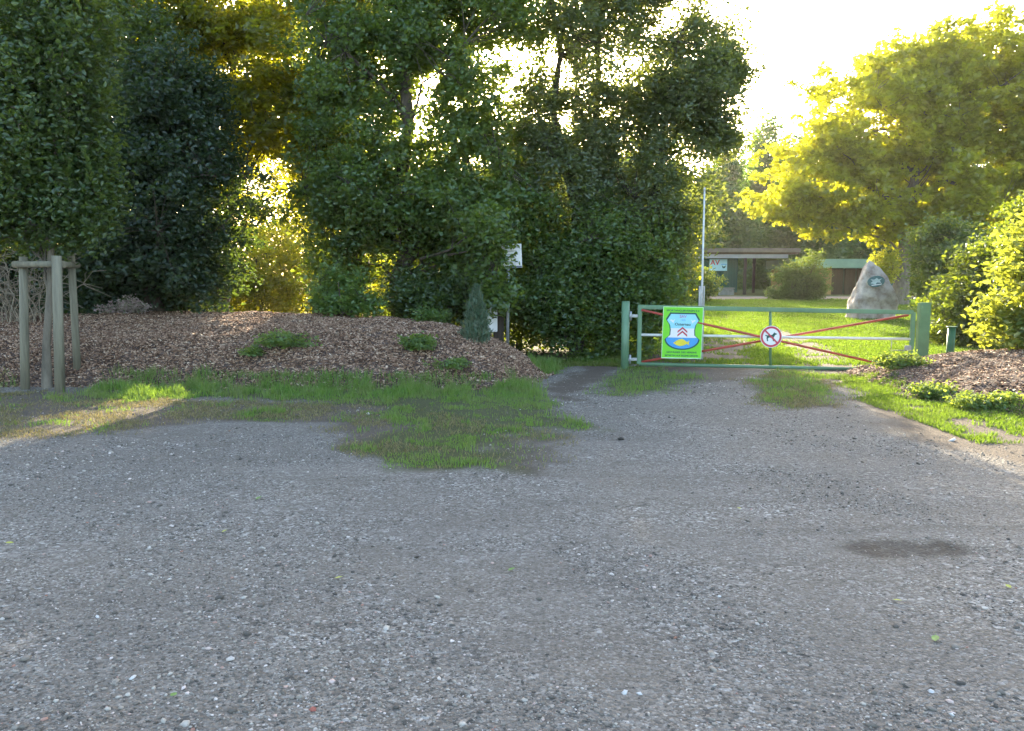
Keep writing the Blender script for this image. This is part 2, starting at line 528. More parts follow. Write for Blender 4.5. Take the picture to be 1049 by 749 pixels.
WEEDG = leaf_mat('leaf_weed_green', [(0.060, 0.14, 0.030), (0.10, 0.19, 0.045)], (0.42, 0.52, 0.05), tfac=0.4)
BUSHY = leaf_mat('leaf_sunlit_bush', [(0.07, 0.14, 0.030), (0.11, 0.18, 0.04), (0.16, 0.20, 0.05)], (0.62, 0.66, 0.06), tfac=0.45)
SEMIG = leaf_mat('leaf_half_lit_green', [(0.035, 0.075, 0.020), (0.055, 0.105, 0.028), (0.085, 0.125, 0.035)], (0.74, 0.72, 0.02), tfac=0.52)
SHOOTG = leaf_mat('leaf_shoot_green', [(0.050, 0.110, 0.030), (0.080, 0.150, 0.040), (0.12, 0.19, 0.06)], (0.40, 0.48, 0.05))
CONI = leaf_mat('needle_green', [(0.060, 0.130, 0.070), (0.120, 0.210, 0.120), (0.16, 0.17, 0.10)], (0.10, 0.16, 0.06), tfac=0.25)
HEATH = leaf_mat('heather_pinkish', [(0.46, 0.34, 0.34), (0.60, 0.48, 0.44), (0.16, 0.24, 0.10)], (0.3, 0.2, 0.15), tfac=0.2)
GRASSG = leaf_mat('grass_green', [(0.075, 0.190, 0.030), (0.110, 0.250, 0.042), (0.150, 0.280, 0.055), (0.24, 0.28, 0.10)], (0.32, 0.48, 0.04), tfac=0.35, gloss=0.03, patch=((0.20, 0.23, 0.09), 2.2))
GRASSL = leaf_mat('grass_lawn', [(0.060, 0.120, 0.022), (0.085, 0.150, 0.028), (0.13, 0.17, 0.04)], (0.27, 0.42, 0.03), tfac=0.38, gloss=0.02, patch=((0.17, 0.16, 0.06), 0.8))
GRASSD = leaf_mat('grass_dry', [(0.10, 0.15, 0.045), (0.26, 0.22, 0.11), (0.36, 0.30, 0.17), (0.12, 0.17, 0.05)], (0.35, 0.28, 0.10), tfac=0.3, gloss=0.02)
BARK = simple_mat('bark', (0.115, 0.095, 0.070), 0.9, var=0.5, scale=9, bump=0.8, stretch=(1, 1, 0.25))
BARKG = simple_mat('bark_grey', (0.20, 0.175, 0.135), 0.9, var=0.4, scale=9, bump=0.6, stretch=(1, 1, 0.25))
BARKP = simple_mat('bark_pale', (0.34, 0.32, 0.27), 0.9, var=0.4, scale=5, bump=0.4)
STAKE = simple_mat('weathered_stake_wood', (0.23, 0.215, 0.155), 0.85, var=0.35, scale=16, bump=0.5, stretch=(1, 1, 0.08))
GREENP = simple_mat('green_gate_paint', (0.135, 0.255, 0.150), 0.42, var=0.18, scale=3.5)
def rusty(m, c, scale, lo):
    nt = m.node_tree; n = N(nt)
    p = [q for q in nt.nodes if q.type == 'BSDF_PRINCIPLED'][0]
    l = p.inputs['Base Color'].links[0]; old = l.from_socket
    tc = n('TexCoord'); no = n('TexNoise', i_Scale=scale, i_Detail=8.0, i_Roughness=0.75); n.link(tc.outputs['Object'], no.inputs['Vector'])
    nt.links.remove(l)
    n.link(n.mix(n.ramp(no.outputs[0], [(lo, (0, 0, 0)), (lo + 0.04, (1, 1, 1))]), old, c), p.inputs['Base Color'])
rusty(GREENP, (0.16, 0.085, 0.045), 14.0, 0.66)
GREEND = simple_mat('dark_green_paint', (0.045, 0.150, 0.080), 0.5, var=0.2, scale=4)
REDP = simple_mat('red_paint', (0.50, 0.085, 0.060), 0.5, var=0.3, scale=7)
rusty(REDP, (0.13, 0.06, 0.035), 16.0, 0.63)
WHITEP = simple_mat('white_paint', (0.78, 0.78, 0.74), 0.5, var=0.12, scale=7)
rusty(WHITEP, (0.28, 0.16, 0.09), 13.0, 0.66)
GALV = simple_mat('galvanised_steel', (0.42, 0.44, 0.46), 0.45, metallic=0.6, var=0.2, scale=12)
BLACK = simple_mat('black_print', (0.02, 0.03, 0.03), 0.5, var=0.1)
DARKW = simple_mat('dark_wood', (0.060, 0.045, 0.033), 0.85, var=0.4, scale=6, bump=0.4, stretch=(8, 8, 0.6))

# ------------------------------------------------------------------ ground
def ground():
    def axis(fine0, fine1, step, far0, far1, growth):
        a = list(np.arange(fine0, fine1, step)); s = step
        while a[-1] < far1: s *= growth; a.append(a[-1] + s)
        b = []; x = fine0; s = step
        while x > far0: s *= growth; x -= s; b.append(x)
        return np.array(b[::-1] + a)
    X = axis(-9.5, 10.5, 0.05, -900, 900, 1.10); Y = axis(2.2, 17.5, 0.05, -400, 1500, 1.05)
    gx, gy = np.meshgrid(X, Y)
    x, y = gx.ravel(), gy.ravel()
    z = base_h(x, y)
    far = sstep(14, 60, np.hypot(x, y))
    z = z * (1 - far) + 0.62 * sstep(19, 46, y) * far
    nx, ny = len(X), len(Y)
    i = (np.arange(ny - 1)[:, None] * nx + np.arange(nx - 1)[None, :]).ravel()
    o = mesh_np('ground', np.stack([x, y, z], 1), [np.stack([i, i + 1, i + nx + 1, i + nx], 1)], None, smooth=True)
    tag(o, kind='structure')
    M = ground_masks(x, y)
    for k in ('green', 'dry', 'sunny', 'lawn', 'litter', 'earth', 'road'):
        a = o.data.attributes.new(k, 'FLOAT', 'POINT'); a.data.foreach_set('value', M[k].astype(np.float32))
    dk = np.exp(-(((x - 2.35) / 0.42) ** 2 + ((y - 4.62) / 0.17) ** 2)) + 0.6 * np.exp(-(((x - 3.5) / 0.5) ** 2 + ((y - 4.5) / 0.12) ** 2))
    a = o.data.attributes.new('damp', 'FLOAT', 'POINT'); a.data.foreach_set('value', sstep(0.22, 0.66, dk * (0.45 + 1.3 * fbm(x, y, 0.16, 90))) * (0.6 + 0.4 * vnoise(x, y, 0.06, 92)).astype(np.float32))
    m, nt = new_mat('ground'); n = N(nt)
    tc = n('TexCoord'); src = tc.outputs['Object']
    def noise(s, d=5.0, r=0.6):
        q = n('TexNoise', i_Scale=s, i_Detail=d, i_Roughness=r); n.link(src, q.inputs['Vector']); return q
    def voro(s, f='F1'):
        q = n('TexVoronoi', i_Scale=s); q.feature = f; n.link(src, q.inputs['Vector']); return q
    v1, v2, v3 = voro(95.0), voro(48.0), voro(26.0)
    peb = [(0.0, (0.070, 0.064, 0.058)), (0.35, (0.172, 0.152, 0.128)), (0.7, (0.300, 0.270, 0.232)), (0.93, (0.40, 0.38, 0.345)), (1.0, (0.70, 0.68, 0.64))]
    def chan(v):
        q = n('SeparateColor'); n.link(v.outputs['Color'], q.inputs[0]); return q.outputs[0]
    c1 = n.ramp(chan(v1), peb); c2 = n.ramp(chan(v2), peb); c3 = n.ramp(chan(v3), peb)
    big = noise(0.9, 6.0, 0.65); mid = noise(5.0, 6.0, 0.7)
    g = n.mix(n.ramp(mid.outputs[0], [(0.42, (0, 0, 0)), (0.6, (1, 1, 1))]), c1, c2)
    g = n.mix(n.ramp(noise(2.1).outputs[0], [(0.5, (0, 0, 0)), (0.75, (0.7, 0.7, 0.7))]), g, c3)
    sand = n.mix(noise(60.0).outputs[0], (0.150, 0.126, 0.100), (0.265, 0.232, 0.190))
    sand = n.mix(0.35, sand, c1)
    g = n.mix(n.ramp(big.outputs[0], [(0.42, (0.05, 0.05, 0.05)), (0.60, (0.78, 0.78, 0.78))]), g, sand)
    g = n.mix(n.ramp(noise(0.35, 3.0).outputs[0], [(0.35, (0, 0, 0)), (0.7, (0.35, 0.35, 0.35))]), g, (0.10, 0.098, 0.096))
    def att(nm):
        q = n('Attribute', attribute_name=nm); return q.outputs['Fac']
    soil = n.mix(noise(22.0).outputs[0], (0.065, 0.048, 0.036), (0.165, 0.130, 0.100))
    soilg = n.mix(noise(14.0).outputs[0], (0.05, 0.065, 0.025), (0.12, 0.12, 0.05))
    lawnb = n.mix(noise(3.0).outputs[0], (0.065, 0.095, 0.020), (0.13, 0.135, 0.045))
    pinks = n.mix(noise(12.0).outputs[0], (0.21, 0.165, 0.135), (0.33, 0.27, 0.23))
    mp = n('Mapping'); mp.inputs['Rotation'].default_value = (0, 0, R(28)); mp.inputs['Scale'].default_value = (0.28, 1.9, 1); n.link(src, mp.inputs[0])
    wl = n('TexNoise', i_Scale=1.5, i_Detail=5.0, i_Roughness=0.6, i_Distortion=0.6); n.link(mp.outputs[0], wl.inputs['Vector'])
    g = n.mix(n.ramp(wl.outputs[0], [(0.52, (0, 0, 0)), (0.72, (0.38, 0.38, 0.38))]), g, n.mix(noise(80.0).outputs[0], (0.075, 0.064, 0.054), (0.17, 0.15, 0.13)))
    mp2 = n('Mapping'); mp2.inputs['Rotation'].default_value = (0, 0, R(-22)); mp2.inputs['Scale'].default_value = (0.3, 1.6, 1); n.link(src, mp2.inputs[0])
    w2 = n('TexNoise', i_Scale=1.1, i_Detail=6.0, i_Roughness=0.65, i_Distortion=0.4); n.link(mp2.outputs[0], w2.inputs['Vector'])
    g = n.mix(n.ramp(w2.outputs[0], [(0.52, (0, 0, 0)), (0.72, (0.4, 0.4, 0.4))]), g, n.mix(noise(75.0).outputs[0], (0.20, 0.18, 0.155), (0.33, 0.305, 0.27)))
    c = n.mix(n.math('MULTIPLY', att('damp'), 1.0), g, n.mix(noise(70.0).outputs[0], (0.030, 0.024, 0.018), (0.11, 0.090, 0.070)))
    c = n.mix(n.math('MULTIPLY', att('earth'), 0.85), c, soil)
    c = n.mix(n.math('MULTIPLY', att('road'), 0.9), c, pinks)
    c = n.mix(n.math('MULTIPLY', att('dry'), 0.8), c, soil)
    c = n.mix(n.math('MULTIPLY', att('sunny'), 0.8), c, soil)
    c = n.mix(n.math('MULTIPLY', att('green'), 0.9), c, soilg)
    c = n.mix(att('lawn'), c, lawnb)
    c = n.mix(att('litter'), c, n.mix(noise(30.0).outputs[0], (0.035, 0.027, 0.018), (0.10, 0.075, 0.050)))
    p = n('BsdfPrincipled', i_Roughness=0.9); n.link(c, p.inputs['Base Color']); p.inputs['Specular IOR Level'].default_value = 0.2
    h = n.math('ADD', n.math('MULTIPLY', v1.outputs['Distance'], -0.5), n.math('MULTIPLY', v2.outputs['Distance'], -1.0))
    h = n.math('ADD', h, n.math('MULTIPLY', noise(30.0).outputs[0], 1.2))
    b = n('Bump', i_Strength=0.9, i_Distance=0.012); n.link(h, b.inputs['Height']); n.link(b.outputs[0], p.inputs['Normal'])
    o_ = n('OutputMaterial'); n.link(p.outputs[0], o_.inputs[0])
    o.data.materials.append(m)
ground()

def mound(name, poly, hf, box, label):
    X = np.arange(box[0], box[1], 0.07); Y = np.arange(box[2], box[3], 0.07)
    gx, gy = np.meshgrid(X, Y); x, y = gx.ravel(), gy.ravel()
    h, d = hf(x, y)
    z = base_h(x, y) + h + np.where(d > 0, 0.03 * (vnoise(x, y, 0.14, 77) - 0.5), 0)
    nx, ny = len(X), len(Y)
    i = (np.arange(ny - 1)[:, None] * nx + np.arange(nx - 1)[None, :]).ravel()
    dm = d.reshape(ny, nx)
    keep = (np.maximum.reduce([dm[:-1, :-1], dm[1:, :-1], dm[:-1, 1:], dm[1:, 1:]]) > -0.1).ravel()
    i = i[keep]
    m, nt = new_mat(name); n = N(nt)
    tc = n('TexCoord')
    v = n('TexVoronoi', i_Scale=38.0); n.link(tc.outputs['Object'], v.inputs['Vector'])
    q = n('SeparateColor'); n.link(v.outputs['Color'], q.inputs[0])
    no = n('TexNoise', i_Scale=3.0, i_Detail=8.0); n.link(tc.outputs['Object'], no.inputs['Vector'])
    c = n.ramp(q.outputs[0], [(0, (0.045, 0.030, 0.024)), (0.5, (0.12, 0.082, 0.064)), (1, (0.25, 0.18, 0.15))])
    c = n.mix(n.ramp(no.outputs[0], [(0.4, (0, 0, 0)), (0.65, (0.8, 0.8, 0.8))]), c, (0.065, 0.045, 0.035))
    p = n('BsdfPrincipled', i_Roughness=0.95); n.link(c, p.inputs['Base Color'])
    b = n('Bump', i_Strength=1.0, i_Distance=0.03); n.link(v.outputs['Distance'], b.inputs['Height']); n.link(b.outputs[0], p.inputs['Normal'])
    o_ = n('OutputMaterial'); n.link(p.outputs[0], o_.inputs[0])
    o = mesh_np(name, np.stack([x, y, z], 1), [np.stack([i, i + 1, i + nx + 1, i + nx], 1)], m, smooth=True)
    tag(o, label=label, kind='structure')
mound('mulch_mound', MOUND_L, h_left, (-18, 2, 10.6, 18.8), 'long low mound of brown bark mulch under the trees')
mound('mulch_mound', MOUND_R, h_right, (5.0, 12.5, 8.5, 15.8), 'small mulch bank right of the gate')

# ------------------------------------------------------------------ scattered stuff: stones, chips, grass
def frustum_pts(n, y0, y1, rng, power=1.0, margin=0.9):
    """ground points within the field of view; more near the camera with power>1"""
    y = y0 + (y1 - y0) * rng.uniform(0, 1, n) ** power
    x = rng.uniform(-1, 1, n) * (0.66 * y + margin)
    return x, y

def stones(name, x, y, r, rng, mat, sink=0.35, z=None):
    n = len(x)
    base = np.array([(1, 0, 0), (0.3, 0.95, 0), (-0.81, 0.59, 0), (-0.81, -0.59, 0), (0.3, -0.95, 0), (0.15, 0.1, 0.8), (-0.1, -0.1, -0.8), (0.5, 0.3, 0.55), (-0.45, 0.2, 0.6), (0.05, -0.55, 0.55)])
    # 10-vertex pebble
    tri = np.array([(0, 1, 7), (1, 8, 7), (1, 2, 8), (2, 3, 8), (3, 9, 8), (3, 4, 9), (4, 0, 9), (0, 7, 9), (7, 8, 5), (8, 9, 5), (9, 7, 5), (1, 0, 6), (2, 1, 6), (3, 2, 6), (4, 3, 6), (0, 4, 6)])
    a = rng.uniform(0, 6.28, n)
    V = base[None] * (1 + rng.uniform(-0.28, 0.28, (n, 10, 1)))
    V = V * np.stack([np.ones(n), rng.uniform(0.55, 1, n), rng.uniform(0.4, 0.8, n)], 1)[:, None, :]
    tx = rng.normal(0, 0.25, n)
    ct, st = np.cos(tx)[:, None], np.sin(tx)[:, None]
    V = np.stack([V[..., 0] * ct + V[..., 2] * st, V[..., 1], -V[..., 0] * st + V[..., 2] * ct], -1)
    c, s = np.cos(a)[:, None], np.sin(a)[:, None]
    V = np.stack([V[..., 0] * c - V[..., 1] * s, V[..., 0] * s + V[..., 1] * c, V[..., 2]], -1) * r[:, None, None]
    if z is None: z = surf_h(x, y)
    V += np.stack([x, y, z + r * (0.5 - sink)], 1)[:, None, :]
    i = np.arange(n)[:, None, None] * 10
    return mesh_np(name, V.reshape(-1, 3), [(tri[None] + i).reshape(-1, 3)], mat)

STONE = island_mat('gravel_stones', [(0, (0.085, 0.078, 0.069)), (0.45, (0.20, 0.178, 0.150)), (0.8, (0.34, 0.308, 0.262)), (0.93, (0.47, 0.44, 0.39)), (0.965, (0.72, 0.64, 0.60)), (1, (0.33, 0.17, 0.12))])
rng = np.random.default_rng(5)
x, y = frustum_pts(170000, 2.2, 13.8, rng, 1.35)
M = ground_masks(x, y)
den = 0.12 + 0.88 * sstep(0.40, 0.60, fbm(x + 0.5 * y, y * 0.6, 0.8, 51))
ok = (rng.uniform(size=len(x)) < den * (1 - 0.9 * M['green']) * (1 - 0.75 * M['earth']) * (1 - 0.6 * M['dry']) * (1 - 0.7 * M['sunny'])) & (h_left(x, y)[1] < 0) & (h_right(x, y)[1] < 0) & (rng.uniform(size=len(x)) > 0.8 * np.exp(-(((x - 2.35) / 0.42) ** 2 + ((y - 4.62) / 0.2) ** 2)))
x, y = x[ok], y[ok]
r = 0.0047 * np.exp(rng.normal(0, 0.50, len(x))) * (0.85 + 0.035 * y)
o = stones('gravel', x, y, np.clip(r, 0.002, 0.034), rng, STONE)
tag(o, 'loose grey gravel covering the parking area', kind='stuff')

CHIP = island_mat('bark_chips', [(0, (0.07, 0.038, 0.024)), (0.35, (0.20, 0.115, 0.072)), (0.7, (0.36, 0.230, 0.155)), (0.93, (0.52, 0.37, 0.26)), (1, (0.74, 0.60, 0.45))])
def chips(name, n, box, hf, label, seed):
    rng = np.random.default_rng(seed)
    x = rng.uniform(box[0], box[1], n); y = rng.uniform(box[2], box[3], n)
    h, d = hf(x, y)
    spread = (d > -0.16) & (rng.uniform(size=n) < np.where(d < 0, 0.25, 1))
    x, y, = x[spread], y[spread]; n = len(x)
    z = np.maximum(surf_h(x, y), base_h(x, y)) + 0.008
    L = 0.016 + 0.05 * rng.uniform(0, 1, n) ** 2.2; w = L * rng.uniform(0.25, 0.6, n); t = 0.004
    d = rng.normal(size=(n, 3)) * [1, 1, 0.35]; d /= np.linalg.norm(d, axis=1, keepdims=True)
    nr = rng.normal(size=(n, 3)) * [0.45, 0.45, 0.2] + [0, -0.25, 1]
    s = np.cross(d, nr); s /= np.linalg.norm(s, axis=1, keepdims=True); nn = np.cross(s, d)
    c = np.stack([x, y, z], 1)
    V = np.empty((n, 8, 3))
    k = 0
    for sz in (-1, 1):
        for a, b in ((-1, -1), (1, -0.7), (1, 0.8), (-0.8, 1)):
            V[:, k] = c + d * (L * a * 0.5)[:, None] + s * (w * b * 0.5)[:, None] + nn * sz * t; k += 1
    i = np.arange(n)[:, None, None] * 8
    q = np.array([(4, 5, 6, 7), (3, 2, 1, 0), (0, 1, 5, 4), (1, 2, 6, 5), (2, 3, 7, 6), (3, 0, 4, 7)])
    o = mesh_np(name, V.reshape(-1, 3), [(q[None] + i).reshape(-1, 4)], CHIP)
    tag(o, label, kind='stuff')
chips('mulch_chips', 120000, (-10.5, 1.0, 11.0, 16.0), h_left, 'brown and pinkish bark chips lying over the long mound', 8)
chips('mulch_chips', 24000, (5.4, 12.0, 9.0, 15.4), h_right, 'brown bark chips lying over the bank beside the gate', 9)

def grass(name, x, y, hgt, wid, mat, label, rng, lean=0.35, z=None):
    n = len(x)
    if z is None: z = surf_h(x, y)
    a = rng.uniform(0, 6.28, n); b = rng.uniform(0, 6.28, n)
    hgt = np.asarray(hgt) * rng.uniform(0.55, 1.3, n)
    ln = hgt * lean * rng.uniform(0.2, 1.8, n)
    V = np.empty((n, 5, 3))
    sx, sy = np.cos(a) * wid * 0.5, np.sin(a) * wid * 0.5
    lx, ly = np.cos(b) * ln, np.sin(b) * ln
    z = z - 0.004
    V[:, 0] = np.stack([x - sx, y - sy, z], 1); V[:, 1] = np.stack([x + sx, y + sy, z], 1)
    V[:, 2] = np.stack([x + sx * 0.8 + lx * 0.35, y + sy * 0.8 + ly * 0.35, z + hgt * 0.6], 1)
    V[:, 3] = np.stack([x - sx * 0.8 + lx * 0.35, y - sy * 0.8 + ly * 0.35, z + hgt * 0.6], 1)
    V[:, 4] = np.stack([x + lx, y + ly, z + hgt * 0.95], 1)
    i = np.arange(n)[:, None] * 5
    o = mesh_np(name, V.reshape(-1, 3), [i + np.array([[0, 1, 2, 3]]), i + np.array([[3, 2, 4]])], mat)
    tag(o, label, kind='stuff')
    return o

rng = np.random.default_rng(11)
x, y = rng.uniform(-8.6, 8.5, 420000), rng.uniform(6.6, 16.5, 420000)
M = ground_masks(x, y)
clump = 0.05 + 0.95 * sstep(0.42, 0.60, fbm(x, y, 0.30, 61) + 0.14 * sstep(9.8, 10.9, y) - 0.04) * sstep(0.24, 0.42, fbm(x, y, 1.1, 67) + 0.2 * (y > 10.2))
u1 = rng.uniform(size=len(x))
gate_strip = sstep(0.7, 1.0, x); g = (u1 < M['green'] * clump * (1 - 0.55 * gate_strip) + 0.5 * M['dry'] * sstep(0.60, 0.72, fbm(x, y, 0.35, 71))) & (h_left(x, y)[1] < 0.22)
hh = 0.030 + 0.05 * sstep(10.3, 11.2, y) * (1 - 0.8 * gate_strip) + 0.045 * sstep(0.45, 0.7, fbm(x, y, 0.25, 69)) + 0.055 * (1 - 0.7 * gate_strip) * sstep(10, 11.6, y) * sstep(0.4, 0.6, fbm(x, y, 0.5, 62))
grass('grass', x[g], y[g], hh[g], 0.007, GRASSG, 'green grass strip and tufts between the gravel and the mulch mound', rng)
g2 = (~g) & (u1 < 0.95 * M['dry'] * (0.15 + 0.85 * sstep(0.38, 0.55, fbm(x, y, 0.45, 63)))) & (h_left(x, y)[1] < 0.02)
grass('dry_grass', x[g2], y[g2], 0.035, 0.007, GRASSD, 'sparse dry straw coloured grass at the gravel edge', rng, lean=0.9)
x, y = rng.uniform(4.5, 9.5, 90000), rng.uniform(7.6, 13.6, 90000)
M = ground_masks(x, y)
g = rng.uniform(size=len(x)) < M['sunny'] * sstep(0.34, 0.54, fbm(x, y, 0.4, 64))
grass('verge_grass', x[g], y[g], 0.05, 0.009, GRASSL, 'sunlit yellowish grass verge below the bank beside the gate', rng, lean=0.6)
yy = 14.0 + 26 * rng.uniform(0, 1, 330000) ** 1.3
xx = 0.2 + 0.1 * (yy - 14) + rng.uniform(0, 1, 330000) * (0.60 * yy + 0.5)
M = ground_masks(xx, yy)
g = rng.uniform(size=len(xx)) < M['lawn'] * (0.55 + 0.45 * sstep(0.35, 0.6, fbm(xx, yy, 1.2, 65)))
xx, yy = xx[g], yy[g]
grass('lawn_grass', xx, yy, 0.05 + 0.03 * sstep(0.5, 0.8, fbm(xx, yy, 0.8, 66)), 0.010 + 0.0006 * yy, GRASSL, 'mown lawn beyond the gate with sun and shade', rng, lean=0.5)

# ------------------------------------------------------------------ gate
GY = 13.95
def gx(u, Y=GY): return (u - 524.5) / F * Y / math.cos(PITCH) * 0.9985
def gate():
    # frame corners
    TL = at(655, 314.5, GY); TR = at(934, 320, GY - 0.1); BL = at(655, 373, GY); BR = at(934, 379.5, GY - 0.1)
    ML = at(655, 343, GY); MR = at(934, 347.5, GY - 0.1)
    root = empty('field_gate', (TL.x, TL.y, 0), 'long green tube gate closed across the track, with red diagonals and a white middle rail', 'gate')
    o = Vector(root.location)
    def L(p): return Vector(p) - o
    m = MB(); m.box(L((TL + TR) / 2), ((TR - TL).length + 0.06, 0.05, 0.075), rot=(0, math.atan2(TL.z - TR.z, TR.x - TL.x), math.atan2(TR.y - TL.y, TR.x - TL.x)), bevel=0.012); m.build('top_rail', GREENP, root)
    m = MB(); m.tube([L(BL), L(BR)], 0.032, 12); m.build('bottom_rail', GREENP, root)
    for a, b in ((TL, BL), (TR, BR)):
        m = MB(); m.box(L((a + b) / 2), (0.075, 0.05, (a - b).length), bevel=0.01); m.build('upright', GREENP, root)
    tc, bc = at(790, 317, GY - 0.05), at(790, 376, GY - 0.05)
    m = MB(); m.tube([L(tc) + Vector((0, 0.045, 0)), L(bc) + Vector((0, 0.045, 0))], 0.022, 10); m.build('centre_upright', GREENP, root)
    m = MB(); m.tube([L(ML), L(MR)], 0.024, 10); m.build('middle_rail', WHITEP, root)
    c1, c2 = Vector((0, -0.06, 0)), Vector((0, -0.12, 0))
    m = MB(); m.tube([L(TL + Vector((0.03, 0, -0.05))) + c1, L(at(917, 376, GY - 0.1)) + c1], 0.021, 10); m.build('diagonal_brace', REDP, root)
    m = MB(); m.tube([L(BL + Vector((0.03, 0, 0.03))) + Vector((0, 0.05, 0)), L(TR + Vector((-0.03, 0, -0.05))) + Vector((0, 0.05, 0))], 0.021, 10); m.build('diagonal_brace', REDP, root)
    lx = TR.x - 0.02
    m = MB(); m.tube([L((lx - 0.33, GY - 0.16, MR.z - 0.02)), L((lx - 0.33, GY - 0.16, MR.z - 0.19)), L((lx - 0.05, GY - 0.16, MR.z - 0.19))], 0.009, 8)
    m.box(L((lx - 0.04, GY - 0.15, MR.z - 0.15)), (0.11, 0.05, 0.09), bevel=0.01)
    m.build('latch', GALV, root)
    for z in (0.16, 0.92):
        m = MB(); m.box(L((TL.x - 0.10, GY, z + 0.02)), (0.16, 0.03, 0.05), bevel=0.005); m.tube([L((TL.x - 0.15, GY - 0.02, z - 0.06)), L((TL.x - 0.15, GY - 0.02, z + 0.10))], 0.018, 8)
        m.build('hinge', GALV, root)
    # posts
    pl = at(641, 309, GY + 0.02); hgt = pl.z
    p = MB(); p.tube([(0, 0, -0.3), (0, 0, hgt)], 0.07, 24); p.tube([(0, 0, hgt), (0, 0, hgt + 0.008)], [0.073, 0.06], 24)
    e = p.build('gate_post', GREENP, None, (pl.x, GY + 0.02, 0)); tag(e, 'round green hinge post at the left end of the gate', 'post')
    pr = at(947, 310, GY + 0.12)
    p = MB(); p.box((0, 0, pr.z / 2 - 0.15), (0.19, 0.12, pr.z + 0.3), bevel=0.012); 
    e = p.build('gate_post', GREENP, None, (pr.x, GY + 0.12, 0)); tag(e, 'square green latch post at the right end of the gate', 'post')
    # shorter dark green post standing in the bank
    b = at(972, 372, 14.6); z0 = sh(b.x, 14.6); t = at(973, 335.5, 14.6).z
    p = MB(); p.tube([(0, 0, z0 - 0.3), (0.02, 0, t)], 0.068, 20); p.tube([(0.02, 0, t), (0.02, 0, t + 0.02)], [0.092, 0.09], 20)
    e = p.build('bollard', GREEND, None, (b.x, 14.6, 0)); tag(e, 'short dark green steel bollard with a cap beside the bushes', 'bollard')
    return TL, TR, ML, MR
gate()

def flat_mat(name, c, rough=0.45):
    return simple_mat(name, c, rough, var=0.06, scale=5)
LIME = flat_mat('sign_lime_green', (0.20, 0.72, 0.03)); CYAN = flat_mat('sign_pale_cyan', (0.33, 0.74, 0.86)); SWHITE = flat_mat('sign_white', (0.85, 0.85, 0.85))
SBLUE = flat_mat('sign_blue', (0.07, 0.36, 0.75)); SYEL = flat_mat('sign_yellow', (0.85, 0.70, 0.05)); SRED = flat_mat('sign_red', (0.55, 0.05, 0.09)); SNAVY = flat_mat('sign_dark_teal', (0.01, 0.09, 0.08))
SPINK = flat_mat('sign_mauve', (0.45, 0.22, 0.42))

def shield_outline(s=1.0):
    # px offsets around the shield's middle in photo pixels (y down), sampled
    pts = [(-12.5, -19.5), (12.5, -19.5), (16.5, -13), (13.2, -8), (12.2, -3), (12.6, 2.5), (17, 6.5)]
    arc = [(17 * math.cos(t), 6.5 + 10.2 * math.sin(t)) for t in np.linspace(0.12, math.pi - 0.12, 15)]
    rest = [(-17, 6.5), (-12.6, 2.5), (-12.2, -3), (-13.2, -8), (-16.5, -13)]
    return [(a * s, -b * s) for a, b in pts + arc + rest]

def clip_poly(poly, z0, z1):
    def cut(poly, z, keep_above):
        out = []
        for i in range(len(poly)):
            a, b = poly[i], poly[(i + 1) % len(poly)]
            ia = (a[1] >= z) == keep_above or a[1] == z; ib = (b[1] >= z) == keep_above or b[1] == z
            if ia: out.append(a)
            if ia != ib:
                t = (z - a[1]) / (b[1] - a[1]); out.append((a[0] + t * (b[0] - a[0]), z))
        return out
    return cut(cut(poly, z0, True), z1, False)

def plate(name, outline, y, mat, parent, th=0.0012):
    m = MB(); m.prism(outline, y - th, y); return m.build(name, mat, parent)

